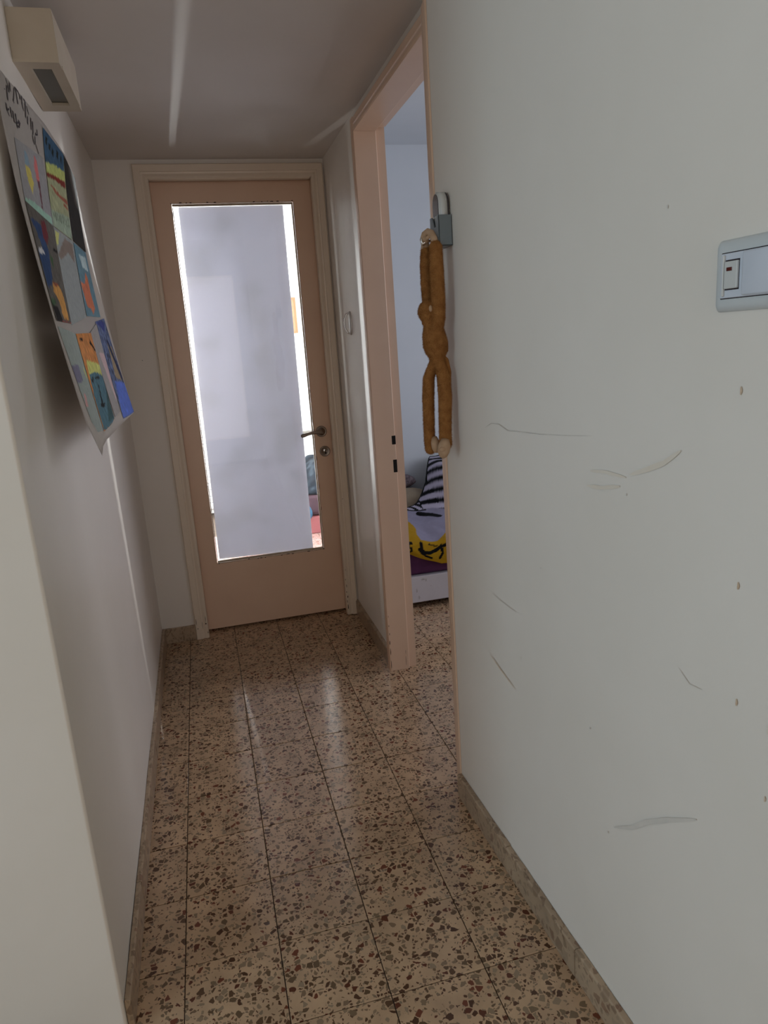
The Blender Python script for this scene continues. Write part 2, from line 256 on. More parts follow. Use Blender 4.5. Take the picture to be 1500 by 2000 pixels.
PAINT = [["meadow",[62,82,98],[[-1.319,1.889],[-1.214,1.909],[-1.008,1.903],[-1.06,1.846],[-1.234,1.822],[-1.402,1.791]]],["meadow",[42,50,42],[[-1.295,1.876],[-1.27,1.877],[-1.293,1.854],[-1.313,1.855]]],["meadow",[42,50,42],[[-1.26,1.87],[-1.227,1.873],[-1.256,1.85],[-1.279,1.851]]],["meadow",[42,50,42],[[-1.218,1.869],[-1.193,1.867],[-1.223,1.844],[-1.243,1.847]]],["meadow",[42,50,42],[[-1.138,1.884],[-1.108,1.885],[-1.137,1.858],[-1.166,1.858]]],["meadow",[42,50,42],[[-1.077,1.886],[-1.059,1.884],[-1.087,1.86],[-1.099,1.867]]],["meadow",[118,116,78],[[-1.394,1.792],[-1.231,1.824],[-1.053,1.847],[-1.086,1.816],[-1.233,1.792],[-1.415,1.764]]],["meadow",[108,52,40],[[-1.408,1.766],[-1.293,1.787],[-1.089,1.813],[-1.1,1.792],[-1.278,1.777],[-1.414,1.758]]],["meadow",[116,76,62],[[-1.369,1.749],[-1.27,1.748],[-1.116,1.76],[-1.131,1.745],[-1.294,1.737],[-1.371,1.744]]],["meadow",[116,76,62],[[-1.208,1.737],[-1.139,1.735],[-1.152,1.726],[-1.216,1.727]]],["meadow",[108,110,102],[[-1.489,1.671],[-1.153,1.71],[-1.203,1.645],[-1.493,1.633]]],["meadow",[82,84,74],[[-1.436,1.675],[-1.426,1.676],[-1.437,1.658],[-1.445,1.657]]],["meadow",[82,84,74],[[-1.41,1.677],[-1.399,1.679],[-1.411,1.66],[-1.419,1.659]]],["meadow",[82,84,74],[[-1.382,1.68],[-1.372,1.682],[-1.384,1.662],[-1.393,1.661]]],["meadow",[82,84,74],[[-1.354,1.682],[-1.344,1.684],[-1.356,1.664],[-1.365,1.663]]],["meadow",[82,84,74],[[-1.325,1.685],[-1.314,1.687],[-1.327,1.667],[-1.337,1.665]]],["meadow",[82,84,74],[[-1.295,1.688],[-1.284,1.69],[-1.298,1.669],[-1.308,1.667]]],["meadow",[82,84,74],[[-1.264,1.691],[-1.253,1.693],[-1.267,1.671],[-1.278,1.669]]],["meadow",[82,84,74],[[-1.232,1.694],[-1.221,1.696],[-1.236,1.673],[-1.246,1.672]]],["meadow",[82,84,74],[[-1.2,1.697],[-1.187,1.699],[-1.203,1.676],[-1.214,1.674]]],["popsicle",[142,112,62],[[-1.676,1.721],[-1.626,1.725],[-1.62,1.698],[-1.669,1.665],[-1.684,1.691]]],["popsicle",[150,80,80],[[-1.528,1.775],[-1.507,1.769],[-1.53,1.723],[-1.571,1.711],[-1.561,1.743]]],["popsicle",[95,65,70],[[-1.562,1.716],[-1.532,1.721],[-1.576,1.655],[-1.594,1.652],[-1.57,1.693]]],["popsicle",[98,104,112],[[-1.642,1.757],[-1.616,1.753],[-1.618,1.732],[-1.676,1.721]]],["popsicle",[105,116,110],[[-1.77,1.64],[-1.682,1.649],[-1.483,1.652],[-1.504,1.631],[-1.718,1.63],[-1.78,1.629]]],["dark",[42,36,38],[[-0.935,1.878],[-0.823,1.88],[-0.835,1.87],[-0.91,1.868]]],["dark",[78,70,66],[[-0.964,1.892],[-0.899,1.878],[-0.908,1.775],[-0.958,1.776]]],["dark",[30,26,28],[[-1.192,1.645],[-0.943,1.652],[-0.955,1.645],[-1.196,1.639]]],["creature",[52,72,98],[[-1.777,1.602],[-1.721,1.607],[-1.669,1.603],[-1.659,1.556],[-1.705,1.5],[-1.734,1.481],[-1.789,1.471],[-1.784,1.532],[-1.786,1.544],[-1.724,1.548],[-1.744,1.584]]],["creature",[135,122,118],[[-1.778,1.547],[-1.736,1.553],[-1.716,1.544],[-1.778,1.536]]],["creature",[100,48,56],[[-1.659,1.618],[-1.605,1.625],[-1.611,1.592],[-1.653,1.57],[-1.683,1.582]]],["creature",[66,84,62],[[-1.66,1.55],[-1.63,1.546],[-1.651,1.522],[-1.662,1.534]]],["creature",[66,84,62],[[-1.794,1.451],[-1.744,1.452],[-1.749,1.44],[-1.803,1.436]]],["creature",[142,98,52],[[-1.723,1.484],[-1.655,1.49],[-1.627,1.473],[-1.63,1.452],[-1.644,1.414],[-1.709,1.414],[-1.706,1.453],[-1.74,1.468]]],["creature",[110,70,50],[[-1.716,1.488],[-1.646,1.491],[-1.651,1.485],[-1.717,1.483]]],["creature",[34,30,33],[[-1.795,1.439],[-1.742,1.435],[-1.727,1.408],[-1.794,1.407]]],["creature",[120,70,64],[[-1.739,1.41],[-1.615,1.411],[-1.614,1.407],[-1.738,1.406]]],["creature",[38,32,32],[[-1.591,1.573],[-1.538,1.572],[-1.544,1.565],[-1.593,1.566]]],["plain",[150,118,74],[[-1.482,1.624],[-1.42,1.63],[-1.481,1.594],[-1.517,1.586]]],["plain",[104,92,88],[[-1.35,1.628],[-1.215,1.631],[-1.27,1.577],[-1.345,1.594],[-1.491,1.559],[-1.534,1.563]]],["plain",[60,66,70],[[-1.466,1.414],[-1.431,1.416],[-1.435,1.411],[-1.469,1.41]]],["star",[160,80,54],[[-1.086,1.575],[-1.067,1.557],[-1.084,1.513],[-1.078,1.474],[-1.154,1.451],[-1.173,1.468],[-1.237,1.468],[-1.245,1.502],[-1.25,1.534],[-1.159,1.535]]],["star",[112,128,136],[[-1.135,1.618],[-1.0,1.624],[-1.017,1.584],[-1.121,1.584]]],["star",[112,106,86],[[-0.942,1.602],[-0.911,1.572],[-0.947,1.523],[-0.977,1.538]]],["faint",[98,92,104],[[-1.8,1.319],[-1.693,1.319],[-1.698,1.285],[-1.796,1.282],[-1.803,1.298]]],["faint",[132,100,100],[[-1.737,1.264],[-1.721,1.253],[-1.733,1.232],[-1.765,1.233]]],["faint",[118,116,88],[[-1.643,1.317],[-1.622,1.3],[-1.624,1.282],[-1.645,1.3]]],["sunset",[142,118,72],[[-1.563,1.328],[-1.313,1.316],[-1.294,1.283],[-1.591,1.292]]],["sunset",[74,92,100],[[-1.584,1.295],[-1.496,1.3],[-1.386,1.292],[-1.293,1.277],[-1.324,1.212],[-1.359,1.174],[-1.631,1.167],[-1.62,1.218],[-1.612,1.249]]],["sunset",[58,80,84],[[-1.345,1.257],[-1.297,1.242],[-1.369,1.177],[-1.533,1.179]]],["sunset",[36,38,42],[[-1.523,1.288],[-1.428,1.287],[-1.427,1.281],[-1.51,1.282]]],["sunset",[36,38,42],[[-1.563,1.288],[-1.537,1.288],[-1.562,1.277],[-1.587,1.276]]],["sunset",[36,38,42],[[-1.494,1.274],[-1.488,1.265],[-1.522,1.218],[-1.547,1.22]]],["sunset",[36,38,42],[[-1.556,1.227],[-1.48,1.223],[-1.514,1.215],[-1.568,1.217]]],["sunset",[36,38,42],[[-1.566,1.379],[-1.516,1.381],[-1.526,1.373],[-1.574,1.372]]],["sunset",[36,38,42],[[-1.389,1.381],[-1.385,1.373],[-1.326,1.351],[-1.345,1.349],[-1.414,1.369]]],["sunset",[36,38,42],[[-1.336,1.353],[-1.318,1.351],[-1.333,1.321],[-1.348,1.321]]],["pink",[152,104,106],[[-1.273,1.347],[-1.168,1.345],[-1.14,1.279],[-1.149,1.203],[-1.205,1.22],[-1.242,1.29]]],["doodle",[64,70,108],[[-1.154,1.433],[-1.041,1.442],[-0.934,1.44],[-0.989,1.408],[-1.07,1.421]]],["doodle",[112,98,84],[[-1.015,1.373],[-0.912,1.365],[-0.903,1.277],[-0.866,1.256],[-1.056,1.272],[-1.024,1.322]]],["doodle",[78,90,138],[[-1.099,1.264],[-0.856,1.251],[-0.828,1.151],[-1.161,1.157]]],["doodle",[58,62,84],[[-1.021,1.387],[-0.971,1.383],[-0.844,1.263],[-0.901,1.257]]]]

# ================================================================= SETTING
XL = lambda y: 0.158 - 0.0063 * y          # left corridor wall
XN = lambda y: 1.0388 - 0.0245 * y         # near right wall
XF = 1.110; YW = -0.059; YJ = -0.752; YN = -1.600; YP = -2.105; ZC = 2.118; ZH = 2.038
# ---- floor slab and tiles
TS = 0.21; TX0 = 0.2806; TY0 = -2.185
floor = struct('floor', B(-2.5, 3.45, -5.6, 2.75, -0.06, -0.0035), M_grout)
def tile_mesh(x0, x1, y0, y1, name='tile', mat=None):
    bm = bmesh.new(); g = 0.0011; e = 0.0012
    z = 0.0
    a = [bm.verts.new(p) for p in ((x0 + g, y0 + g, -0.012), (x1 - g, y0 + g, -0.012), (x1 - g, y1 - g, -0.012), (x0 + g, y1 - g, -0.012))]
    b = [bm.verts.new(p) for p in ((x0 + g, y0 + g, -e * .6), (x1 - g, y0 + g, -e * .6), (x1 - g, y1 - g, -e * .6), (x0 + g, y1 - g, -e * .6))]
    c = [bm.verts.new(p) for p in ((x0 + g + e, y0 + g + e, z), (x1 - g - e, y0 + g + e, z), (x1 - g - e, y1 - g - e, z), (x0 + g + e, y1 - g - e, z))]
    for k in range(4):
        j = (k + 1) % 4
        bm.faces.new((a[k], a[j], b[j], b[k])); bm.faces.new((b[k], b[j], c[j], c[k]))
    bm.faces.new(c)
    me = bpy.data.meshes.new(name); bm.to_mesh(me); bm.free(); me.materials.append(mat or M_tile); return me
full = tile_mesh(0, TS, 0, TS); pale = tile_mesh(0, TS, 0, TS, mat=M_tiletint)
def lay(x, y, me=full):
    o = bpy.data.objects.new('tile', me); C.objects.link(o); o.parent = floor
    o.location = (x, y, random.uniform(-0.0005, 0.0004)); return o
for j in range(-7, 11):                                   # corridor and the space before it
    y = TY0 + j * TS
    for i in range(-1, 4):
        x = TX0 + i * TS
        lay(x, y)
rest = bmesh.new()
for i in range(4, 11):                                    # bedroom
    for j in range(0, 14):
        x = TX0 + i * TS; y = TY0 + j * TS
        if y > 0.75: continue
        lay(x, y)
for i in range(0, 6):                                     # room behind the glazed door
    for j in range(0, 8):
        lay(TX0 + (i + 0.25) * TS, 0.13 + 0.06 + j * TS, pale)
def bulk(xa, xb, ya, yb):
    i0 = int(math.floor((xa - TX0) / TS)); i1 = int(math.ceil((xb - TX0) / TS))
    j0 = int(math.floor((ya - TY0) / TS)); j1 = int(math.ceil((yb - TY0) / TS))
    for i in range(i0, i1):
        for j in range(j0, j1):
            x = TX0 + i * TS; y = TY0 + j * TS
            box(rest, x + .0011, x + TS - .0011, y + .0011, y + TS - .0011, -0.003, 0.0)
bulk(TX0 - 11 * TS, TX0 - TS, TY0 - 7 * TS, TY0); bulk(TX0 - 11 * TS, TX0 + 5 * TS, TY0 - 15 * TS, TY0 - 7 * TS)
obj('outer_tiles', rest, M_tile, floor, kind='stuff')

# ---- ceiling
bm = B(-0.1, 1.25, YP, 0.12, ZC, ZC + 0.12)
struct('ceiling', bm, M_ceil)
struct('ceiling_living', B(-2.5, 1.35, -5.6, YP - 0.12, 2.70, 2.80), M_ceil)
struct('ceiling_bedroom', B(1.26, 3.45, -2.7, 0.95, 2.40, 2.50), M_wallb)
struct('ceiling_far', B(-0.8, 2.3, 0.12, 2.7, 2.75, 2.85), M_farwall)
# ---- left wall (gently uneven plaster) with the corner towards the camera
def plaster_wall(bm, p0, p1, z0, z1, nrm, nu, nv, amp, taper=True):
    """gridded surface from p0 to p1 (xy) between z0 and z1, uneven along nrm"""
    g = []
    for i in range(nu + 1):
        t = i / nu; col = []
        for j in range(nv + 1):
            s = j / nv; x = p0[0] + (p1[0] - p0[0]) * t; y = p0[1] + (p1[1] - p0[1]) * t; z = z0 + (z1 - z0) * s
            w = min(1, min(t, 1 - t) * 12) * min(1, min(s, 1 - s) * 14) if taper else 1
            d = amp * w * (noise.noise(Vector((x * 1.3 + 5, y * 1.3, z * 0.8))) + 0.4 * noise.noise(Vector((x * 4, y * 4 + 7, z * 3))))
            col.append(bm.verts.new((x + nrm[0] * d, y + nrm[1] * d, z)))
        g.append(col)
    for i in range(nu):
        for j in range(nv): bm.faces.new((g[i][j], g[i + 1][j], g[i + 1][j + 1], g[i][j + 1]))
    return g
bm = bmesh.new()
r = 0.006; ang = [k * math.pi / 12 for k in range(7)]
prof = [(XL(YP) - r + r * math.cos(a), YP + r - r * math.sin(a)) for a in ang]
plaster_wall(bm, (XL(YP), YP + r), (XL(YW), YW), 0, ZC, (1, 0), 60, 60, 0.006)
plaster_wall(bm, (-2.4, YP), (XL(YP) - r, YP), 0, 2.7, (0, -1), 60, 50, 0.006)
for a, b in zip(prof, prof[1:]):
    vs = [bm.verts.new((a[0], a[1], 0)), bm.verts.new((b[0], b[1], 0)), bm.verts.new((b[0], b[1], ZC)), bm.verts.new((a[0], a[1], ZC))]
    bm.faces.new(vs)
box(bm, -0.1, 0.150, YP + 0.012, 0.10, 0, ZC + 0.1)
box(bm, -2.4, -0.1, YP + 0.012, YP + 0.10, 0, 2.7)
bmesh.ops.recalc_face_normals(bm, faces=bm.faces)
wall_left = struct('wall_left', bm, M_wall, smooth=False)
for p in wall_left.data.polygons: p.use_smooth = len(p.vertices) == 4 and p.area < 0.02
# fascia where the corridor ceiling drops
struct('wall_lintel', B(-0.1, 1.30, YP, YP + 0.10, ZC + 0.121, 2.7), M_wall)
# ---- back wall around the glazed door
DX0, DX1, DZ1 = 0.352, 1.070, 2.062
bm = bmesh.new()
box(bm, XL(0) - 0.03, DX0, YW, 0.10, 0, ZC); box(bm, DX1, XF + 0.09, YW, 0.10, 0, ZC); box(bm, DX0, DX1, YW, 0.10, DZ1, ZC)
struct('wall_back', bm, M_wall)
# ---- right wall: far stretch, strip over the bedroom doorway, near stretch
bm = bmesh.new()
box(bm, XF, 1.205, YJ + 0.018, YW - 0.0005, 0, ZC)
box(bm, XF, 1.205, YN, YJ + 0.018, ZH + 0.0225, ZC)
wall_right_far = struct('wall_right_far', bm, M_wall)
bm = bmesh.new()
plaster_wall(bm, (XN(-5.6), -5.6), (XN(YN), YN), 0, 2.7, (-1, 0), 90, 60, 0.0022)
prism(bm, [(XN(YN) + 0.004, YN), (1.205, YN), (1.30, -5.6), (XN(-5.6) + 0.004, -5.6)], 2, 0, 2.7)
bmesh.ops.recalc_face_normals(bm, faces=bm.faces)
wall_right = struct('wall_right', bm, M_wall)
for p in wall_right.data.polygons: p.use_smooth = p.area < 0.02
# ---- living-room shell with its window (behind the camera)
bm = bmesh.new()
for a in ((-2.4, -0.15, 0, 2.7), (1.05, 1.3, 0, 2.7), (-0.15, 1.05, 0, 0.25), (-0.15, 1.05, 2.25, 2.7)): box(bm, a[0], a[1], -5.6, -5.5, a[2], a[3])
struct('wall_rear', bm, M_wall)
bm = bmesh.new()
for a in ((-5.6, -4.3, 0, 2.7), (-2.5, YP + 0.1, 0, 2.7), (-4.3, -2.5, 0, 0.45), (-4.3, -2.5, 2.1, 2.7)): box(bm, -2.5, -2.4, a[0], a[1], a[2], a[3])
struct('wall_living_left', bm, M_wall)
bm = bmesh.new()
for a in ((-4.3, -4.24, .45, 2.1), (-2.56, -2.5, .45, 2.1), (-4.24, -2.56, .45, .51), (-4.24, -2.56, 2.04, 2.1), (-3.42, -3.38, .51, 2.04)): box(bm, -2.48, -2.44, a[0], a[1], a[2], a[3])
struct('window_5', bm, M_white_plastic)
wf = bmesh.new(); ring_frame(wf, -0.15, 1.05, 0.25, 2.25, -0.09, 0.99, 0.31, 2.19, -5.58, -5.52); box(wf, 0.43, 0.47, -5.575, -5.525, 0.31, 2.19)
struct('window_1', wf, M_white_plastic)
# ---- bedroom shell
struct('wall_bedroom_back', B(1.205, 3.4, 0.82, 0.92, 0, 2.4), M_wallb)
bm = bmesh.new()
for a in ((-2.7, -1.55, 0, 2.4), (-0.25, 0.92, 0, 2.4), (-1.55, -0.25, 0, 0.8), (-1.55, -0.25, 2.1, 2.4)): box(bm, 3.4, 3.5, a[0], a[1], a[2], a[3])
struct('wall_bedroom_right', bm, M_wallb)
bm = bmesh.new(); box(bm, 3.42, 3.46, -1.55, -1.49, 0.8, 2.1); box(bm, 3.42, 3.46, -0.31, -0.25, 0.8, 2.1); box(bm, 3.42, 3.46, -1.49, -0.31, 0.8, 0.86); box(bm, 3.42, 3.46, -1.49, -0.31, 2.04, 2.1); box(bm, 3.425, 3.455, -0.92, -0.88, 0.86, 2.04)
struct('window_6', bm, M_white_plastic)
bm = bmesh.new()
for a in ((1.30, 1.70, 0, 2.4), (2.90, 3.4, 0, 2.4), (1.70, 2.90, 0, 0.85), (1.70, 2.90, 2.05, 2.4)): box(bm, a[0], a[1], -2.7, -2.6, a[2], a[3])
struct('wall_bedroom_front', bm, M_wallb)
bm = bmesh.new(); ring_frame(bm, 1.70, 2.90, 0.85, 2.05, 1.76, 2.84, 0.91, 1.99, -2.68, -2.62); box(bm, 2.28, 2.32, -2.675, -2.625, 0.91, 1.99)
struct('added_window_2', bm, M_white_plastic)  # window added in this unseen wall for the extra bedroom fill
struct('wall_bedroom_side', B(1.21, 1.26, 0.10, 0.82, 0, 2.4), M_wallb)
# wall above low corridor ceiling on the bedroom side
struct('trim_3', B(1.207, 1.26, -2.6, 0.10, 2.14, 2.4), M_wallb)
# ---- bright room behind the glazed door
bm = bmesh.new()
box(bm, -0.8, 0.16, 2.55, 2.65, 0, 2.75); box(bm, 1.27, 1.9, 2.55, 2.65, 0, 1.75); box(bm, 1.327, 1.9, 2.55, 2.65, 1.75, 2.08); box(bm, 1.27, 1.9, 2.55, 2.65, 2.08, 2.75); box(bm, 0.16, 1.27, 2.55, 2.65, 2.15, 2.75)
struct('wall_far_back', bm, M_farwall)
struct('wall_far_right', B(1.80, 1.9, 0.93, 2.55, 0, 2.75), M_farwall)
bm = bmesh.new(); box(bm, -0.8, -0.7, 0.10, 2.55, 0, 0.3); box(bm, -0.8, -0.7, 0.10, 2.55, 2.3, 2.75); box(bm, -0.8, -0.7, 0.10, 0.6, 0.3, 2.3); box(bm, -0.8, -0.7, 2.2, 2.55, 0.3, 2.3)
struct('wall_far_left', bm, M_farwall)
bm = bmesh.new(); box(bm, -0.8, 0.12, 0.10, 0.115, 0, 2.75); box(bm, 0.12, 1.2, 0.101, 0.115, ZC + 0.001, 2.75); box(bm, 1.262, 1.9, 0.93, 0.945, 0, 2.75); box(bm, 1.195, 1.208, 0.116, 0.93, 0, 2.75)
struct('wall_far_front', bm, M_farwall)
# balcony door with its roller blind down: a streak light stands at its left edge
blind = bmesh.new()
for k in range(38): box(blind, 0.36, 1.14, 2.585, 2.597, 0.06 + k * 0.055, 0.06 + k * 0.055 + 0.052, 0.003, 1)
struct('window_3', blind, M_white_plastic)
bm = bmesh.new(); ring_frame(bm, 0.16, 1.27, 0.02, 2.15, 0.30, 1.20, 0.08, 2.09, 2.61, 2.66)
struct('window_4', bm, M_white_plastic)
Mw, nt, b_ = new_mat('added_glow_pane', (0.9, 0.9, 0.9), 0.5)
b_.inputs['Emission Color'].default_value = (1.0, 0.99, 0.97, 1); b_.inputs['Emission Strength'].default_value = 3.0
struct('added_pane', B(1.2705, 1.3265, 2.575, 2.585, 1.7505, 2.0795), Mw)  # added glowing pane in a slot cut for the second streak light

# ================================================================= SKIRTING
def skirt(name, p0, p1, nrm, h=0.073, t=0.012, step=0.33):
    """terrazzo skirting pieces from p0 to p1 against a wall, nrm points into the room"""
    root = semp(name, (p0[0], p0[1], 0))
    a = Vector((p0[0], p0[1], 0)); b = Vector((p1[0], p1[1], 0)); L = (b - a).length; d = (b - a) / L; n = Vector((nrm[0], nrm[1], 0))
    k = max(1, round(L / step)); s = L / k
    for i in range(k):
        bm = bmesh.new(); g = 0.0009; hh = h + random.uniform(-0.002, 0.002); tt = t + random.uniform(-0.001, 0.0008)
        u0, u1 = i * s + g, (i + 1) * s - g; m_ = 8
        top = []; 
        rows = []
        for q in range(m_ + 1):
            u = u0 + (u1 - u0) * q / m_; w = hh + 0.0016 * noise.noise(Vector((u * 22, p0[0] * 9, i)))
            base = a - Vector((p0[0], p0[1], 0)) + d * u
            rows.append([bm.verts.new(base + n * tt + Vector((0, 0, 0.0005))), bm.verts.new(base + n * tt + Vector((0, 0, w - 0.003))), bm.verts.new(base + n * (tt - 0.003) + Vector((0, 0, w))), bm.verts.new(base + Vector((0, 0, w))), bm.verts.new(base + Vector((0, 0, 0.0005)))])
        for r0, r1 in zip(rows, rows[1:]):
            for c in range(5): bm.faces.new((r0[c], r1[c], r1[(c + 1) % 5], r0[(c + 1) % 5]))
        bm.faces.new(rows[0]); bm.faces.new(rows[-1][::-1])
        bmesh.ops.recalc_face_normals(bm, faces=bm.faces)
        obj('skirting_tile', bm, M_skirt, root)
    return root
skirt('baseboard_left', (XL(YP) + .001, YP + 0.01), (XL(YW) + .001, YW), (1, 0))
skirt('baseboard_back', (XL(YW) + 0.013, YW), (0.311, YW), (0, -1), t=0.013)
skirt('baseboard_right_far', (XF, YJ + 0.04), (XF, YW), (-1, 0), t=0.014)
sk = skirt('baseboard_right', (XN(-5.2) - .0005, -5.2), (XN(YN) - .0005, YN - 0.012), (-1, -0.0245), h=0.070, t=0.014)
# dark joint where the near skirting meets the floor tiles
bm = bmesh.new(); prism(bm, [(XN(-5.2) - 0.0185, -5.2), (XN(-5.2) - 0.013, -5.2), (XN(YN) - 0.013, YN - 0.01), (XN(YN) - 0.017, YN - 0.01)], 2, -0.002, 0.0008)
obj('dirt_joint', bm, M_grout, sk)

# ================================================================= GLAZED DOOR
d1 = semp('door_1', (0.71, 0, 0))
PO = Vector((0.71, 0, 0))
def dpart(name, bm, mat, parent=d1, smooth=False, off=PO, **k):
    bmesh.ops.translate(bm, verts=bm.verts, vec=-off); return obj(name, bm, mat, parent, smooth, **k)
LX0, LX1, LZ0, LZ1 = 0.3685, 1.0575, 0.011, 2.046
GX0, GX1, GZ0, GZ1 = 0.450, 0.9725, 0.341, 1.957
bm = bmesh.new(); ring_frame(bm, LX0, LX1, LZ0, LZ1, GX0, GX1, GZ0, GZ1, 0.0, 0.040)
es = [e for e in bm.edges if all(abs(v.co.y) < 1e-6 for v in e.verts) and len(e.link_faces) == 2 and abs(e.calc_face_angle() - math.pi / 2) < 0.1]
bmesh.ops.bevel(bm, geom=es, offset=0.002, segments=2, affect='EDGES')
leaf = dpart('door_leaf', bm, M_trim)
for k, (a, b, c, d) in enumerate(((GX0 + .0012, GX1 - .0012, GZ1 - .0100, GZ1 - .0012), (GX0 + .0012, GX1 - .0012, GZ0 + .0012, GZ0 + .0110), (GX0 + .0012, GX0 + .0045, GZ0 + .0112, GZ1 - .0102), (GX1 - .0080, GX1 - .0012, GZ0 + .0112, GZ1 - .0102))):
    dpart('glazing_bead', B(a, b, 0.0015, 0.013, c, d, bev=0.0018), M_bead, leaf)
dpart('light_seal', B(LX0, LX1, 0.0405, 0.050, 0.0008, 0.035), M_trim, leaf)  # unseen strip added behind the leaf to block light from below
for a in ((LX0 - .0014, LX0 + .012, 0.0008, LZ1), (LX1 - .012, LX1 + .0012, 0.0008, LZ1), (LX0 - .0014, LX1 + .0012, LZ1 - .012, LZ1 + .0028)):
    dpart('light_stop', B(a[0], a[1], 0.0412, 0.056, a[2], a[3]), M_trim)  # unseen strips added to stop light leaking round the leaf
# glass
Mg, nt, b_ = new_mat('clear_glass'); out = nt.nodes['Material Output']
tr = node(nt, 'ShaderNodeBsdfTransparent'); tr.inputs[0].default_value = (0.95, 0.965, 0.96, 1); gl = node(nt, 'ShaderNodeBsdfGlossy'); gl.inputs['Roughness'].default_value = 0.02
fr = node(nt, 'ShaderNodeFresnel'); fr.inputs[0].default_value = 1.45; mx = node(nt, 'ShaderNodeMixShader')
nt.links.new(fr.outputs[0], mx.inputs[0]); nt.links.new(tr.outputs[0], mx.inputs[1]); nt.links.new(gl.outputs[0], mx.inputs[2]); nt.links.new(mx.outputs[0], out.inputs[0])
dpart('glass_pane', B(GX0 + .0013, GX1 - .0013, 0.0135, 0.0170, GZ0 + .0013, GZ1 - .0013), Mg, leaf)
# pale sheet fixed behind the glass, glowing with the daylight behind it
Ms, nt, b_ = new_mat('translucent_sheet'); out = nt.nodes['Material Output']
tl = node(nt, 'ShaderNodeBsdfTranslucent'); df = node(nt, 'ShaderNodeBsdfDiffuse'); ms = node(nt, 'ShaderNodeMixShader'); ms.inputs[0].default_value = 0.30
tc = node(nt, 'ShaderNodeTexCoord'); nn = node(nt, 'ShaderNodeTexNoise'); nn.inputs['Scale'].default_value = 5; nn.inputs['Detail'].default_value = 4
cr = node(nt, 'ShaderNodeValToRGB'); cr.color_ramp.elements[0].position = .36; cr.color_ramp.elements[1].position = .5
cr.color_ramp.elements[0].color = (0.69, 0.69, 0.74, 1); cr.color_ramp.elements[1].color = (0.73, 0.73, 0.79, 1)
nt.links.new(tc.outputs['Object'], nn.inputs[0]); nt.links.new(nn.outputs[0], cr.inputs[0]); nt.links.new(cr.outputs[0], tl.inputs[0]); nt.links.new(cr.outputs[0], df.inputs[0])
nt.links.new(df.outputs[0], ms.inputs[1]); nt.links.new(tl.outputs[0], ms.inputs[2]); nt.links.new(ms.outputs[0], out.inputs[0])
bm = bmesh.new(); pl = [(0.4615, 0.356), (0.9205, 0.3445), (0.9285, 1.9475), (0.4775, 1.9465), (0.4755, 1.935)]
prism(bm, pl, 1, 0.0185, 0.0200)
dpart('white_sheet', bm, Ms, leaf)
# smudges and pinholes on the sheet
Msm = noisy('grey_smudge', (0.50, 0.50, 0.54), (0.56, 0.56, 0.6), 40, 0.9)
# paint chips round the glass and at the frame feet
rnd = random.Random(3); bm = bmesh.new()
def chip(cx, cz, w, h, y):
    n = 9; vs = []
    for i in range(n):
        a = 2 * math.pi * i / n; rr = rnd.uniform(.55, 1.0)
        vs.append(bm.verts.new((cx + w * rr * math.cos(a), y, cz + h * rr * math.sin(a))))
    f = bm.faces.new(vs[::-1]); f.normal_update()
    if f.normal.y > 0: f.normal_flip()
for x, w in ((0.447, .003), (0.487, .008), (0.512, .005), (0.530, .006), (0.60, .006), (0.632, .007), (0.80, .006), (0.835, .005), (0.86, .003), (0.88, .010), (0.905, .008), (0.969, .005)):
    chip(x, GZ1 + rnd.uniform(.000, .004), w, 0.0024, -0.0004)
for x, w in ((0.456, .006), (0.60, .005), (0.645, .006), (0.66, .009), (0.68, .004), (0.76, .006), (0.792, .010), (0.815, .008), (0.895, .010), (0.97, .005)):
    chip(x, GZ0 - rnd.uniform(-.002, .003), w, 0.0028, -0.0004)
for z in (1.90, 1.77, 1.62, 1.33, 1.12, 0.93, 0.80, 0.66, 0.55): chip(GX1 + rnd.uniform(0, .003), z, 0.0014, rnd.uniform(.006, .03), -0.0004)
for z in (1.915, 1.88, 1.55, 1.22, 0.90, 0.72, 0.60, 0.47): chip(GX0 - rnd.uniform(0, .003), z, 0.0014, rnd.uniform(.006, .02), -0.0004)
dpart('paint_chips', bm, M_chip, leaf, kind='stuff')
# thin dark line of lost paint round the opening
bm = bmesh.new(); ring_frame(bm, GX0 - .0016, GX1 + .0020, GZ0 - .0018, GZ1 + .0014, GX0 - .0004, GX1 + .0004, GZ0 - .0004, GZ1 + .0004, -0.0003, 0.0002)
dpart('edge_wear', bm, noisy('worn_edge', (.12, .07, .04), (.30, .21, .14), 60, .6), leaf)
# handle: round rose, curved lever
hx, hz = 1.009, 0.926
hd = bpy.data.objects.new('door_handle', None); C.objects.link(hd); hd.parent = d1; hd.location = (hx - PO.x, 0, hz)
HO = Vector((hx, 0, hz))
hb = lathe(bmesh.new(), [(0.0265, 0), (0.0265, 0.003), (0.0245, 0.0055), (0.0215, 0.0055), (0.0200, 0.0040), (0.0185, 0.0062), (0.0125, 0.0085), (0.0105, 0.012), (0.0095, 0.030), (0.0, 0.030)], (hx, -0.0005, hz), (0, -1, 0))
dpart('rose', hb, M_metal, hd, True, HO)
bm = bmesh.new()
tube(bm, [(hx + .004, -0.030, hz), (hx - .006, -0.040, hz + .001), (hx - .025, -0.044, hz + .0025), (hx - .050, -0.045, hz + .002), (hx - .072, -0.045, hz - .002), (hx - .090, -0.045, hz - .0065), (hx - .100, -0.045, hz - .0085), (hx - .105, -.045, hz - .0092)], [.008, .0092, .0085, .0072, .0068, .0088, .0088, .0045], 18)
dpart('lever', bm, M_metal, hd, True, HO)
kx, kz = 1.0185, 0.829
ke = bpy.data.objects.new('keyhole_plate', None); C.objects.link(ke); ke.parent = d1; ke.location = (kx - PO.x, 0, kz); KO = Vector((kx, 0, kz))
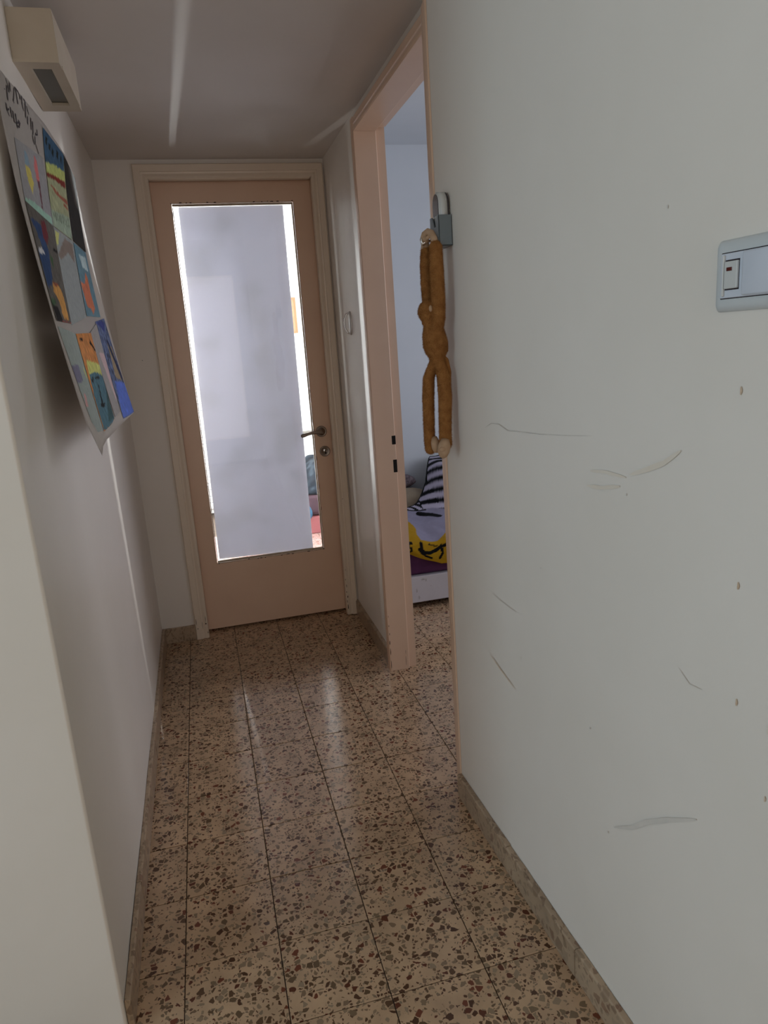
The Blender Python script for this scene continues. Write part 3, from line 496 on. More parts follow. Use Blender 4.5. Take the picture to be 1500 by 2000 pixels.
dpart('rose', lathe(bmesh.new(), [(0.0255, 0), (0.0255, 0.003), (0.0235, 0.0052), (0.0212, 0.0050), (0.0195, 0.0040), (0.0110, 0.0040), (0.0100, 0.0028), (0, 0.0028)], (kx, -0.0005, kz), (0, -1, 0)), M_metal, ke, True, KO)
dpart('lock_cylinder', lathe(bmesh.new(), [(0.0080, 0), (0.0080, 0.0022), (0.0070, 0.003), (0, 0.003)], (kx, -0.0032, kz + .004), (0, -1, 0)), M_chrome, ke, True, KO)
bm = bmesh.new(); box(bm, kx - .0008, kx + .0035, -0.0072, -0.0040, kz - .010, kz + .008); box(bm, kx - .001, kx + .0065, -0.0070, -0.0040, kz - .0115, kz - .0055)
dpart('keyhole', bm, M_black, ke, False, KO)
# frame (jambs in the wall) and moulded casings
def casing_profile_v(bm, xo, xi, z0, z1, yw):
    """vertical casing board; outer edge xo, inner edge xi"""
    s = 1 if xi > xo else -1; w = abs(xi - xo); P = lambda t: xo + s * w * t
    pts = [(P(0), yw), (P(0), yw - .0150), (P(.05), yw - .0180), (P(.48), yw - .0185), (P(.50), yw - .0125), (P(.62), yw - .0115), (P(.80), yw - .0150), (P(.93), yw - .0155), (P(1), yw - .0120), (P(1), yw + 0.02)]
    prism(bm, pts, 2, z0, z1)
def casing_profile_h(bm, zo, zi, x0, x1, yw):
    s = -1; w = abs(zi - zo); P = lambda t: zo - w * t
    pts = [(yw, P(0)), (yw - .0150, P(0)), (yw - .0180, P(.05)), (yw - .0185, P(.48)), (yw - .0125, P(.50)), (yw - .0115, P(.62)), (yw - .0150, P(.80)), (yw - .0155, P(.93)), (yw - .0120, P(1)), (yw + .02, P(1))]
    prism(bm, pts, 0, x0, x1)
t1 = semp('trim_1', (0.71, YW, 0)); TO = Vector((0.71, YW, 0))
bm = bmesh.new(); casing_profile_v(bm, 0.311, 0.3700, 0.0, 2.0985, YW)
bmesh.ops.bisect_plane(bm, geom=bm.verts[:] + bm.edges[:] + bm.faces[:], plane_co=(0.311, 0, 2.0985), plane_no=(0.70, 0, 0.72), clear_outer=True)
dpart('casing', bm, M_case, t1, off=TO)
bm = bmesh.new(); casing_profile_v(bm, 1.1035, 1.0500, 0.004, 2.0985, YW)
bmesh.ops.bisect_plane(bm, geom=bm.verts[:] + bm.edges[:] + bm.faces[:], plane_co=(1.1035, 0, 2.0985), plane_no=(-0.72, 0, 0.70), clear_outer=True)
dpart('casing', bm, M_case, t1, off=TO)
bm = bmesh.new(); casing_profile_h(bm, 2.0985, 2.038, 0.311, 1.1035, YW)
bmesh.ops.bisect_plane(bm, geom=bm.verts[:] + bm.edges[:] + bm.faces[:], plane_co=(0.311, 0, 2.0985), plane_no=(-0.70, 0, -0.72), clear_outer=True)
bmesh.ops.bisect_plane(bm, geom=bm.verts[:] + bm.edges[:] + bm.faces[:], plane_co=(1.1035, 0, 2.0985), plane_no=(0.72, 0, -0.70), clear_outer=True)
dpart('casing', bm, M_case, t1, off=TO)
dpart('jamb', B(0.353, 0.3668, YW + .002, 0.099, 0, 2.049, bev=.001), M_trim, t1, off=TO)
dpart('jamb', B(1.0590, 1.0695, YW + .002, 0.099, 0, 2.049, bev=.001), M_trim, t1, off=TO)
dpart('jamb', B(0.353, 1.0695, YW + .002, 0.099, 2.0495, 2.0615, bev=.001), M_trim, t1, off=TO)
bm = bmesh.new(); rnd = random.Random(5)
for x, z, w, hh in ((1.056, .045, .0022, .016), (1.0535, .075, .0015, .012), (1.058, .098, .0028, .009), (1.054, .125, .0018, .005), (1.0565, .155, .0016, .010), (1.0535, .19, .0014, .006), (1.057, .24, .0012, .004), (1.072, .60, .002, .003)): chip(x, z, w, hh, YW - 0.0162)
for x, z, w, hh in ((.318, .09, .0012, .022), (.361, .075, .0042, .005), (.362, .10, .0012, .018), (.345, .07, .0010, .022), (.322, .055, .003, .003), (.366, .03, .002, .006)): chip(x, z, w, hh, YW - 0.0190)
dpart('paint_chips', bm, M_chip, t1, off=TO, kind='stuff')

# ================================================================= BEDROOM DOORWAY FRAME
t2 = semp('trim_2', (1.15, -1.17, 0)); T2 = Vector((1.15, -1.17, 0))
def p2(name, bm, mat=M_trim, **k): bmesh.ops.translate(bm, verts=bm.verts, vec=-T2); return obj(name, bm, mat, t2, **k)
# far jamb: casing face to the corridor, reveal facing the camera, rebate for the missing leaf
bm = bmesh.new()
prism(bm, [(1.1105, -0.7085), (1.0925, -0.7095), (1.0900, -0.7150), (1.0900, -0.7335), (1.0930, -0.7360), (1.0900, -0.7400), (1.0893, -0.7490), (1.0915, -0.7530), (1.1700, -0.7530), (1.1720, -0.7510), (1.1720, -0.7400), (1.2060, -0.7390), (1.2060, -0.7385), (1.1105, -0.7385)], 2, 0.0, 2.083)
p2('jamb', bm)
# head: casing and soffit
bm = bmesh.new()
prism(bm, [(1.1105, 2.0830), (1.0925, 2.0825), (1.0900, 2.0780), (1.0900, 2.0600), (1.0930, 2.0570), (1.0900, 2.0530), (1.0893, 2.0430), (1.0915, 2.0380), (1.1700, 2.0380), (1.1720, 2.0395), (1.1720, 2.0500), (1.2060, 2.0510), (1.2060, 2.0590), (1.1105, 2.0590)], 1, -1.5545, -0.7540)
p2('head_jamb', bm)
# near jamb: only its rounded casing edge shows beside the near wall
bm = bmesh.new(); xa = XN(-1.60)
prism(bm, [(xa - 0.0005, -1.6125), (xa - 0.0035, -1.6085), (xa - 0.0030, -1.5950), (xa + 0.0020, -1.5900), (xa + 0.0010, -1.5780), (xa + 0.0045, -1.5570), (xa + 0.0090, -1.5550), (1.1700, -1.5550), (1.1720, -1.5570), (1.1720, -1.5690), (1.2055, -1.5700), (1.2055, -1.5995), (xa + 0.0100, -1.5995)], 2, 0.0, 2.083)
p2('jamb', bm)
# latch and lock strike holes in the far jamb
for (za, zb) in ((0.938, 0.972), (0.829, 0.879)):
    bm = bmesh.new(); box(bm, 1.1575, 1.1728, -0.7536, -0.7450, za, zb, bev=0.001)
    p2('strike_hole', bm, M_black)
bm = bmesh.new(); rnd = random.Random(9)
for x, z, w, hh in ((1.0945, .03, .0016, .026), (1.0950, .085, .0018, .022), (1.0940, .125, .0020, .012), (1.0955, .165, .0014, .008), (1.0945, .20, .0016, .005), (1.0950, .24, .0010, .006), (1.158, .035, .0008, .030), (1.159, .075, .0008, .012)): chip(x, z, w, hh, -0.7534)
p2('paint_chips', bm, M_chip, kind='stuff')

# ================================================================= WALL LAMP
wl = thing('wall_lamp', 'cream box-shaped wall lamp under the ceiling, above the children\'s drawings', 'lamp', loc=(0.165, -1.35, 2.06))
LO = Vector((0.165, -1.35, 2.06))
def lp(name, bm, mat, parent=wl, **k): bmesh.ops.translate(bm, verts=bm.verts, vec=-LO); return obj(name, bm, mat, parent, **k)
M_lampb = noisy('cream_lamp_enamel', (0.58, 0.49, 0.38), (0.62, 0.53, 0.42), 12, 0.5, 0.2, 40)
bm = bmesh.new(); z0, z1 = 1.968, 2.068
x0, x1, y0, y1 = 0.1665, 0.2600, -1.515, -1.190
# hollow body: four sides and a top
box(bm, x0, x1, y0, y1, z0, z1)
bm.faces.ensure_lookup_table(); bmesh.ops.recalc_face_normals(bm, faces=bm.faces)
dn = [f for f in bm.faces if f.normal.z < -0.9]; bmesh.ops.delete(bm, geom=dn, context='FACES_ONLY')
bmesh.ops.bevel(bm, geom=[e for e in bm.edges if len(e.link_faces) == 2], offset=0.0015, segments=2, affect='EDGES')
bmesh.ops.solidify(bm, geom=bm.faces[:], thickness=0.003)
lp('lamp_body', bm, M_lampb)
bm = bmesh.new()
for (a, b, c, d) in ((x0, x1, y0 - .0015, y0 + .037), (x0, x1, y1 - .045, y1 + .0015), (x0, x0 + .030, y0 + .037, y1 - .045), (x1 - .022, x1 + .0015, y0 + .037, y1 - .045)): box(bm, a, b, c, d, z0 - .006, z0 + .001)
lp('bottom_frame', bm, M_lampb)
lp('frosted_glass', B(x0 + .029, x1 - .021, y0 + .036, y1 - .044, z0 + .002, z0 + .005), noisy('dim_frosted_glass', (.17, .16, .14), (.2, .19, .17), 10, .35))

# ================================================================= POSTER OF DRAWINGS
def PS(z):
    t = max(0.0, (1.9 - z) / 0.78); return 0.1745 + 0.0755 * t ** 1.6
po = thing('drawings_poster', 'white poster of children\'s drawings curling off the left wall below the lamp', 'poster', loc=(0.172, -1.3, 1.9))
POo = Vector((0.172, -1.3, 1.9))
M_paper = noisy('poster_paper', (0.78, 0.72, 0.66), (0.81, 0.75, 0.69), 8, 0.7)
def PX(y, z):
    s = (y + 1.822) / 0.997; t = min(1.0, max(0.0, (1.9 - z) / 0.75)); return PS(z) + 0.0022 * math.sin(s * 5 + 1) * t
bm = bmesh.new(); NY, NZ = 40, 50
g = []
for i in range(NY + 1):
    s = i / NY; y = -1.822 + s * (1.822 - 0.825); col = []
    zt = 1.873 + (1.912 - 1.873) * min(1, s / 0.55) - 0.03 * max(0, (s - 0.85) / 0.15); zb = 1.135 + 0.012 * min(1, s / .2) 
    for j in range(NZ + 1):
        t = j / NZ; z = zt + (zb - zt) * t
        yy = y
        if t < 0.30: yy = y + 0.035 * (1 - s) * (0.30 - t) / 0.30
        x = PX(yy, z)
        if s < 0.12 and t > 0.9: x += 0.010 * (0.12 - s) / .12 * (t - .9) / .1
        col.append(bm.verts.new((x, yy, z)))
    g.append(col)
for i in range(NY):
    for j in range(NZ): bm.faces.new((g[i][j], g[i][j + 1], g[i + 1][j + 1], g[i + 1][j]))
bmesh.ops.solidify(bm, geom=bm.faces[:], thickness=0.0005)
bmesh.ops.translate(bm, verts=bm.verts, vec=-POo)
obj('paper', bm, M_paper, po, True)
# grow a slightly bright near margin: the poster is mounted on cream card
def inpoly(p, poly):
    x, y = p; c = False; n = len(poly); j = n - 1
    for i in range(n):
        xi, yi = poly[i]; xj, yj = poly[j]
        if (yi > y) != (yj > y) and x < (xj - xi) * (y - yi) / (yj - yi + 1e-12) + xi: c = not c
        j = i
    return c
PW = [(c / 255) ** 2.2 for c in (105, 100, 102)]
def pcol(c):
    v = [(c[i] / 255) ** 2.2 / PW[i] * 0.60 for i in range(3)]; l = 0.35 * v[0] + 0.5 * v[1] + 0.15 * v[2]
    return [min(0.85, l + (v[i] - l) * 0.66) for i in range(3)]
SHEET_BASE = {'popsicle': (108, 102, 104), 'meadow': (112, 108, 92), 'dark': (60, 55, 53), 'creature': (88, 81, 78), 'plain': (107, 104, 105), 'star': (84, 98, 106), 'faint': (108, 107, 106), 'sunset': (142, 92, 50), 'pink': (112, 104, 104), 'doodle': (88, 92, 112)}
SHEET_LABEL = {'meadow': 'drawing with blue sky, green strokes and a red line', 'dark': 'drawing coloured all over in dark grey', 'creature': 'grey drawing with blue, red and orange shapes', 'star': 'blue drawing with an orange star shape', 'sunset': 'drawing with orange sky over teal water', 'doodle': 'drawing filled with blue pen doodles', 'popsicle': 'pale drawing with yellow and red ice pops', 'plain': 'nearly blank pale drawing', 'faint': 'pale drawing with faint pencil lines', 'pink': 'pale drawing with a pink band'}
order = ['popsicle', 'plain', 'creature', 'meadow', 'dark', 'star', 'faint', 'pink', 'sunset', 'doodle']
for si, nm in enumerate(order):
    q = SHEETS[nm]; me = bpy.data.meshes.new('drawing'); bm = bmesh.new()
    cl = bm.loops.layers.color.new('paint'); nu, nv = 56, 56
    polys = [(pcol(c), pts) for s, c, pts in PAINT if s == nm]; base = pcol(SHEET_BASE[nm])
    off = 0.0009 + 0.0005 * (si % 5 >= 2) + 0.0002 * (si % 3)
    V = []
    for i in range(nu + 1):
        u = i / nu; col = []
        for j in range(nv + 1):
            v = j / nv
            y = (q[0][0] * (1 - u) + q[1][0] * u) * (1 - v) + (q[3][0] * (1 - u) + q[2][0] * u) * v
            z = (q[0][1] * (1 - u) + q[1][1] * u) * (1 - v) + (q[3][1] * (1 - u) + q[2][1] * u) * v
            x = PX(y, z) + off
            if nm in ('doodle', 'sunset'): x += 0.004 * (v ** 2) * (1 - abs(2 * u - 1))
            vt = bm.verts.new((x - POo.x, y - POo.y, z - POo.z)); col.append((vt, y, z))
        V.append(col)
    cc = {}
    def colour(y, z):
        k = (round(y, 4), round(z, 4))
        if k in cc: return cc[k]
        jy = y + 0.004 * noise.noise(Vector((y * 90, z * 90, 1))); jz = z + 0.004 * noise.noise(Vector((y * 90, z * 90, 9)))
        c = base
        for pc, pts in polys:
            if inpoly((jy, jz), pts): c = pc
        st = 1 + (0.30 if nm in ('doodle', 'creature', 'star', 'sunset', 'dark', 'meadow') else 0.06) * noise.noise(Vector((y * 160, z * 50, si)))
        if nm == 'doodle' and noise.noise(Vector((y * 130, z * 60, 4.4))) > 0.12 and c is base: st *= 0.5
        c = [max(0.005, min(1, k_ * st)) for k_ in c] + [1.0]
        cc[k] = c; return c
    for i in range(nu):
        for j in range(nv):
            a = (V[i][j], V[i][j + 1], V[i + 1][j + 1], V[i + 1][j]); f = bm.faces.new([t[0] for t in a])
            for lp_, t in zip(f.loops, a): lp_[cl] = colour(t[1], t[2])
    bm.to_mesh(me); bm.free()
    o = obj('drawing', me, M_crayon, po, True); o['label'] = SHEET_LABEL[nm]
# marker lettering across the top (two handwritten lines)
bm = bmesh.new()
for st in INK:
    pts = []
    for a, b in zip(st, st[1:]):
        for k in range(4): pts.append((a[0] + (b[0] - a[0]) * k / 4, a[1] + (b[1] - a[1]) * k / 4))
    pts.append(tuple(st[-1]))
    w = 0.0052
    prev = None
    for i, (y, z) in enumerate(pts):
        a = pts[max(0, i - 1)]; b = pts[min(len(pts) - 1, i + 1)]; dy, dz = b[0] - a[0], b[1] - a[1]; L = math.hypot(dy, dz) or 1
        wy, wz = -dz / L * w / 2 * (1.5 if abs(dz) > abs(dy) else 1), dy / L * w / 2 * 0.6
        x = PX(y, z) + 0.0012
        r_ = (bm.verts.new((x - POo.x, y + wy - POo.y, z + wz - POo.z)), bm.verts.new((x - POo.x, y - wy - POo.y, z - wz - POo.z)))
        if prev: bm.faces.new((prev[0], prev[1], r_[1], r_[0]))
        prev = r_
obj('handwriting', bm, M_ink, po, kind='stuff')

# ================================================================= LIGHT SWITCH
YS0, YS1 = -2.583, -2.706
sw = thing('light_switch', 'pale grey switch plate with a small red-dotted rocker on the near right wall', 'switch', loc=(XN(-2.64), -2.64, 1.372))
SO = Vector((XN(-2.64), -2.64, 1.372)); SR = Matrix.Rotation(math.atan(0.0245), 4, 'Z')
sw.rotation_euler = (0, 0, math.atan(0.0245))
def sbox(d0, d1, s0, s1, z0, z1, bev=0.0, seg=3):      # s runs towards the camera, d out of the wall
    return B(-d1, -d0, -s1, -s0, z0, z1, bev=bev, seg=seg)
ps = 0.057
bm = bmesh.new(); H = 0.0415
prof = [(0.0, 0), (0.0, 0.004), (0.004, 0.0085), (0.010, 0.010), (0.0165, 0.0095)]
loops = []
for ins, d in prof:
    hw, hh = ps * 1.12 - ins, H - ins; rc = max(0.002, 0.007 - ins * 0.4); lp2 = []
    for cx_, cz_, a0 in ((hw - rc, hh - rc, 0), (-hw + rc, hh - rc, 90), (-hw + rc, -hh + rc, 180), (hw - rc, -hh + rc, 270)):
        for k in range(6):
            a = math.radians(a0 + 18 * k); lp2.append(bm.verts.new((-d, cx_ + rc * math.cos(a) - 0.0, cz_ + rc * math.sin(a))))
    loops.append(lp2)
for a, b in zip(loops, loops[1:]):
    n = len(a)
    for k in range(n): bm.faces.new((a[k], a[(k + 1) % n], b[(k + 1) % n], b[k]))
bm.faces.new(loops[-1]); bmesh.ops.recalc_face_normals(bm, faces=bm.faces)
bmesh.ops.translate(bm, verts=bm.verts, vec=(0, -0.0075, 0))
obj('plate', bm, M_pale_plastic, sw, True)
obj('insert_frame', B(-0.0118, -0.0085, -0.052, 0.0425, -0.0255, 0.0255, bev=0.0012), M_cool_plastic, sw)
obj('groove', B(-0.0100, -0.0090, -0.0525, 0.0432, -0.0266, 0.0266), M_dark_plastic, sw)
a_ = obj('rocker', B(-0.0150, -0.0110, 0.0125, 0.0335, -0.0150, 0.0160, bev=0.0012), M_white_plastic, sw)
obj('indicator', B(-0.0158, -0.0148, 0.0205, 0.0290, 0.0050, 0.0092, bev=0.0004), noisy('dark_red_lamp', (.09, .01, .008), (.12, .015, .01), 50, .3), a_)
obj('rocker_gap', B(-0.0122, -0.0116, 0.0120, 0.0340, -0.0166, 0.0178), M_dark_plastic, sw)
obj('side_lip', B(-0.0150, -0.0112, 0.0345, 0.0375, -0.0235, 0.0235, bev=0.0012), M_white_plastic, sw)
obj('large_rocker', B(-0.0165, -0.0110, -0.0500, 0.0045, -0.0245, 0.0245, bev=0.0025), M_cool_plastic, sw, True)

# ================================================================= CHROME OVAL WALL FITTING (far right wall)
wf_ = thing('wall_hook', 'small chrome oval fitting with a bowed bar on the wall right of the glazed door', 'hook', loc=(XF, -0.392, 1.408))
bm = bmesh.new()
n = 40; hw, hh = 0.020, 0.048
o0 = []; o1 = []; o2 = []
for k in range(n):
    a = 2 * math.pi * k / n; ca, sa = math.cos(a), math.sin(a)
    o0.append(bm.verts.new((0, hw * ca, hh * sa))); o1.append(bm.verts.new((-0.005, hw * ca, hh * sa))); o2.append(bm.verts.new((-0.007, hw * .8 * ca, hh * .9 * sa)))
for A_, B_ in ((o0, o1), (o1, o2)):
    for k in range(n): bm.faces.new((A_[k], A_[(k + 1) % n], B_[(k + 1) % n], B_[k]))
bm.faces.new(o2); bmesh.ops.recalc_face_normals(bm, faces=bm.faces)
obj('back_plate', bm, noisy('brushed_steel', (.55, .53, .52), (.6, .58, .57), 60, .3, metal=.6), wf_, True)
bm = bmesh.new()
tube(bm, [(-0.005, 0.002, 0.043), (-0.016, 0.006, 0.036), (-0.024, 0.008, 0.020), (-0.027, 0.009, 0.0), (-0.024, 0.008, -0.020), (-0.016, 0.006, -0.036), (-0.005, 0.002, -0.043)], [.004, .0042, .0042, .0042, .0042, .0042, .004], 12)
obj('bowed_bar', bm, M_chrome, wf_, True)

# ================================================================= REMOTE HOLDER, REMOTE, HOOK
xw = XN(-1.69)
rh = thing('remote_holder', 'grey plastic holder pocket screwed to the end of the near right wall', 'holder', loc=(xw, -1.69, 1.565))
RO = Vector((xw, -1.69, 1.565))
bm = bmesh.new(); ya, yb = -1.7170, -1.6600; xf = 1.0460; xb = xw - .0008
zt, zb = 1.5985, 1.5310
box(bm, xf, xb, ya, ya + .0025, zb, zt, .0008, 1); box(bm, xf, xb, yb - .0025, yb, zb, zt, .0008, 1); box(bm, xb - .002, xb, ya, yb, zb, zt, .0005, 1)
box(bm, xf, xb, ya, yb, zb, zb + .0025, .0008, 1)
# front with its slanted finger cut-out
prism(bm, [(ya, zb), (yb, zb), (yb, zt), (yb - .014, zt), (yb - .026, zt - .024), (ya + .016, zt - .024), (ya + .008, zt), (ya, zt)], 0, xf - .0005, xf + .0022)
bmesh.ops.translate(bm, verts=bm.verts, vec=-RO)
obj('pocket', bm, M_gray_plastic, rh)
rc = thing('remote_control', 'white remote control with a dark screen standing in the grey holder', 'remote', loc=(1.062, -1.690, 1.59))
CO = Vector((1.062, -1.690, 1.59))
def stadium(y0, y1, z0, z1, r, n=10):
    pts = [(y0, z0), (y1, z0)]
    for k in range(n + 1):
        a = math.pi * k / n; pts.append(((y0 + y1) / 2 + (y1 - y0) / 2 * math.cos(a), z1 - r + r * math.sin(a)))
    return pts
bm = bmesh.new(); prism(bm, stadium(-1.7125, -1.6650, 1.5350, 1.6520, 0.028), 0, 1.0515, 1.0735)
es = [e for e in bm.edges if len(e.link_faces) == 2 and abs(e.link_faces[0].normal.x) != abs(e.link_faces[1].normal.x)]
bmesh.ops.bevel(bm, geom=es, offset=0.003, segments=3, affect='EDGES'); bmesh.ops.translate(bm, verts=bm.verts, vec=-CO)
obj('shell', bm, M_white_plastic, rc, True)
bm = bmesh.new(); prism(bm, stadium(-1.7080, -1.6695, 1.6000, 1.6470, 0.024), 0, 1.0503, 1.0517); bmesh.ops.translate(bm, verts=bm.verts, vec=-CO)
obj('screen', bm, M_dark_plastic, rc)
bm = bmesh.new(); prism(bm, stadium(-1.7110, -1.6665, 1.54, 1.651, 0.0275), 0, 1.0730, 1.0755); bmesh.ops.translate(bm, verts=bm.verts, vec=-CO)
obj('back_cover', bm, M_dark_plastic, rc)
hk = thing('wall_hook', 'silver metal hook holding the hands of the brown plush monkey', 'hook', loc=(1.045, -1.688, 1.54))
bm = bmesh.new()
tube(bm, [(0.0005, 0, 0.006), (-0.012, 0.002, 0.006), (-0.022, 0.004, 0.004), (-0.028, 0.006, 0.0), (-0.030, 0.007, 0.008), (-0.030, 0.007, 0.015)], [.0035, .0035, .0035, .0035, .003, .002], 12)
obj('hook_arm', bm, M_chrome, hk, True)
obj('hook_plate', B(0.0, 0.0012, -0.010, 0.010, -0.009, 0.020, bev=0.0005), M_chrome, hk)

# ================================================================= PLUSH MONKEY
mk = thing('plush_monkey', 'long-limbed brown plush monkey hanging by its hands from the grey holder', 'soft toy', loc=(1.035, -1.69, 1.31))
MO = Vector((1.035, -1.69, 1.31))
def skin(chains, root=0, sub=2):
    """chains: list of lists of (pos, radius or (rx, ry)); first point of a later chain may be an index into all points"""
    me = bpy.data.meshes.new('body'); pts = []; rad = []; ed = []
    for ch in chains:
        prev = None
        for it in ch:
            if isinstance(it, int): prev = it; continue
            pts.append(Vector(it[0]) - MO); rad.append(it[1]); i = len(pts) - 1
            if prev is not None: ed.append((prev, i))
            prev = i
    me.from_pydata(pts, ed, []); o = bpy.data.objects.new('body', me); C.objects.link(o)
    sm = o.modifiers.new('s', 'SKIN'); sm.use_smooth_shade = True
    for v, r_ in zip(me.skin_vertices[0].data, rad): v.radius = r_ if hasattr(r_, '__len__') else (r_, r_)
    me.skin_vertices[0].data[root].use_root = True
    ss = o.modifiers.new('u', 'SUBSURF'); ss.levels = sub; ss.render_levels = sub
    dg = bpy.context.evaluated_depsgraph_get(); dg.update()
    me2 = bpy.data.meshes.new_from_object(o.evaluated_get(dg)); bpy.data.objects.remove(o)
    return me2
M_fur = noisy('brown_plush', (0.30, 0.130, 0.040), (0.41, 0.19, 0.062), 60, 0.95, 0.6, 500, spec=0.1)
M_hand = noisy('beige_felt', (0.50, 0.33, 0.21), (0.56, 0.38, 0.25), 60, 0.95, spec=0.1)
V3 = Vector
def ball(bm, c, r, sq=(1, 1, 1)):
    r_ = bmesh.ops.create_uvsphere(bm, u_segments=24, v_segments=14, radius=r)['verts']
    for v in r_: v.co = Vector((v.co.x * sq[0], v.co.y * sq[1], v.co.z * sq[2])) + Vector(c)
def limb(bm, pts, rad):
    tube(bm, pts, rad, 20); ball(bm, pts[0], rad[0]); ball(bm, pts[-1], rad[-1])
bm = bmesh.new()
limb(bm, [(1.030, -1.690, 1.352), (1.031, -1.690, 1.335), (1.034, -1.690, 1.312), (1.0365, -1.690, 1.292), (1.0365, -1.690, 1.280)], [.0225, .0270, .0300, .0275, .0200])
limb(bm, [(1.034, -1.7035, 1.347), (1.0370, -1.7120, 1.372), (1.0375, -1.7160, 1.405), (1.0365, -1.7190, 1.450), (1.0360, -1.7190, 1.500), (1.0370, -1.7160, 1.528)], [.0165, .0165, .0162, .0160, .0155, .0150])
limb(bm, [(1.030, -1.6780, 1.347), (1.0305, -1.6700, 1.372), (1.0300, -1.6640, 1.405), (1.0290, -1.6600, 1.450), (1.0295, -1.6610, 1.500), (1.0305, -1.6650, 1.526)], [.0145, .0140, .0140, .0138, .0135, .0130])
limb(bm, [(1.0400, -1.6990, 1.262), (1.0470, -1.7030, 1.228), (1.0475, -1.7050, 1.180), (1.0450, -1.7050, 1.130), (1.0430, -1.7050, 1.085), (1.0430, -1.7050, 1.068)], [.0130, .0165, .0165, .0155, .0152, .0158])
limb(bm, [(1.0290, -1.6820, 1.262), (1.0185, -1.6720, 1.228), (1.0165, -1.6660, 1.175), (1.0155, -1.6650, 1.120), (1.0150, -1.6650, 1.075), (1.0160, -1.6650, 1.052)], [.0118, .0142, .0145, .0140, .0138, .0135])
ball(bm, (1.0200, -1.690, 1.386), .0265, (.92, 1, 1)); ball(bm, (1.024, -1.690, 1.365), .0200)
bmesh.ops.translate(bm, verts=bm.verts, vec=-MO)
me = bpy.data.meshes.new('body'); bm.to_mesh(me); bm.free(); o = bpy.data.objects.new('body', me); C.objects.link(o)
rm = o.modifiers.new('r', 'REMESH'); rm.mode = 'VOXEL'; rm.voxel_size = 0.0018
so = o.modifiers.new('s', 'SMOOTH'); so.factor = 0.5; so.iterations = 4
bpy.context.view_layer.update()
bme = bpy.data.meshes.new_from_object(o.evaluated_get(bpy.context.evaluated_depsgraph_get())); bpy.data.objects.remove(o); bme.materials.clear()
body = obj('body', bme, M_fur, mk, True)
# short plush pile
def pile(me, count, length, wid, seed):
    rnd = random.Random(seed); bm = bmesh.new()
    me.calc_loop_triangles(); tri = me.loop_triangles; ar = [t.area for t in tri]; tot = sum(ar); acc = 0
    for t in tri:
        k = count * t.area / tot; n_ = int(k) + (1 if rnd.random() < k - int(k) else 0)
        a, b, c = (me.vertices[i].co for i in t.vertices); nr = t.normal
        for _ in range(n_):
            u, v = rnd.random(), rnd.random()
            if u + v > 1: u, v = 1 - u, 1 - v
            p = a + (b - a) * u + (c - a) * v
            d = (nr + Vector((rnd.uniform(-.5, .5), rnd.uniform(-.5, .5), rnd.uniform(-.9, .1)))).normalized() * length * rnd.uniform(.6, 1.2)
            s = nr.cross(Vector((rnd.uniform(-1, 1), rnd.uniform(-1, 1), rnd.uniform(-1, 1)))).normalized() * wid
            bm.faces.new([bm.verts.new(p + s - nr * .0003), bm.verts.new(p - s - nr * .0003), bm.verts.new(p + d)])
    return bm
obj('fur', pile(bme, 30000, 0.0036, 0.00040, 1), M_fur, mk, kind='stuff')
# beige hands closed over the hook
bm = bmesh.new()
tube(bm, [(1.0370, -1.7150, 1.530), (1.0360, -1.7100, 1.548), (1.0330, -1.7010, 1.561), (1.0290, -1.6900, 1.566), (1.0240, -1.6810, 1.562), (1.0200, -1.6760, 1.550), (1.0200, -1.6770, 1.538)], [.0085, .0085, .0085, .0080, .0078, .0072, .0045], 14)
bmesh.ops.translate(bm, verts=bm.verts, vec=-MO); obj('hand', bm, M_hand, mk, True)
bm = bmesh.new()
tube(bm, [(1.0310, -1.6660, 1.528), (1.0290, -1.6700, 1.544), (1.0260, -1.6770, 1.553), (1.0240, -1.6860, 1.552), (1.0240, -1.6940, 1.544)], [.0080, .0080, .0078, .0070, .0045], 14)
bmesh.ops.translate(bm, verts=bm.verts, vec=-MO); obj('hand', bm, M_hand, mk, True)
# thumbs
for pts in ([(1.0330, -1.7010, 1.556), (1.0250, -1.7000, 1.552), (1.0190, -1.6960, 1.546)], [(1.0290, -1.6700, 1.544), (1.0220, -1.6680, 1.538), (1.0190, -1.6700, 1.531)]):
    bm = tube(bmesh.new(), pts, [.0050, .0046, .0028], 10); bmesh.ops.translate(bm, verts=bm.verts, vec=-MO); obj('thumb', bm, M_hand, mk, True)
# feet: beige pads, toes turned up under the furry ankles
def blob(c, r, squash=(1, 1, 1), n=16):
    bm = bmesh.new(); bmesh.ops.create_uvsphere(bm, u_segments=n * 2, v_segments=n, radius=r)
    bmesh.ops.scale(bm, verts=bm.verts, vec=squash); bmesh.ops.translate(bm, verts=bm.verts, vec=Vector(c) - MO); return bm
bm = bmesh.new(); tube(bm, [(1.0400, -1.7120, 1.078), (1.0350, -1.7180, 1.064), (1.0320, -1.7180, 1.050), (1.0330, -1.7150, 1.040), (1.0350, -1.712, 1.036)], [.011, .0155, .0150, .0105, .005], 18); bmesh.ops.translate(bm, verts=bm.verts, vec=-MO)
obj('foot', bm, M_hand, mk, True)
bm = bmesh.new(); tube(bm, [(1.0240, -1.6720, 1.080), (1.0250, -1.6820, 1.066), (1.0250, -1.6840, 1.054), (1.0250, -1.6800, 1.046)], [.009, .0120, .0110, .006], 18); bmesh.ops.translate(bm, verts=bm.verts, vec=-MO)
obj('foot', bm, M_hand, mk, True)
obj('toe', blob((1.0270, -1.7290, 1.0580), .0075, (1.3, .7, .8)), M_hand, mk, True)
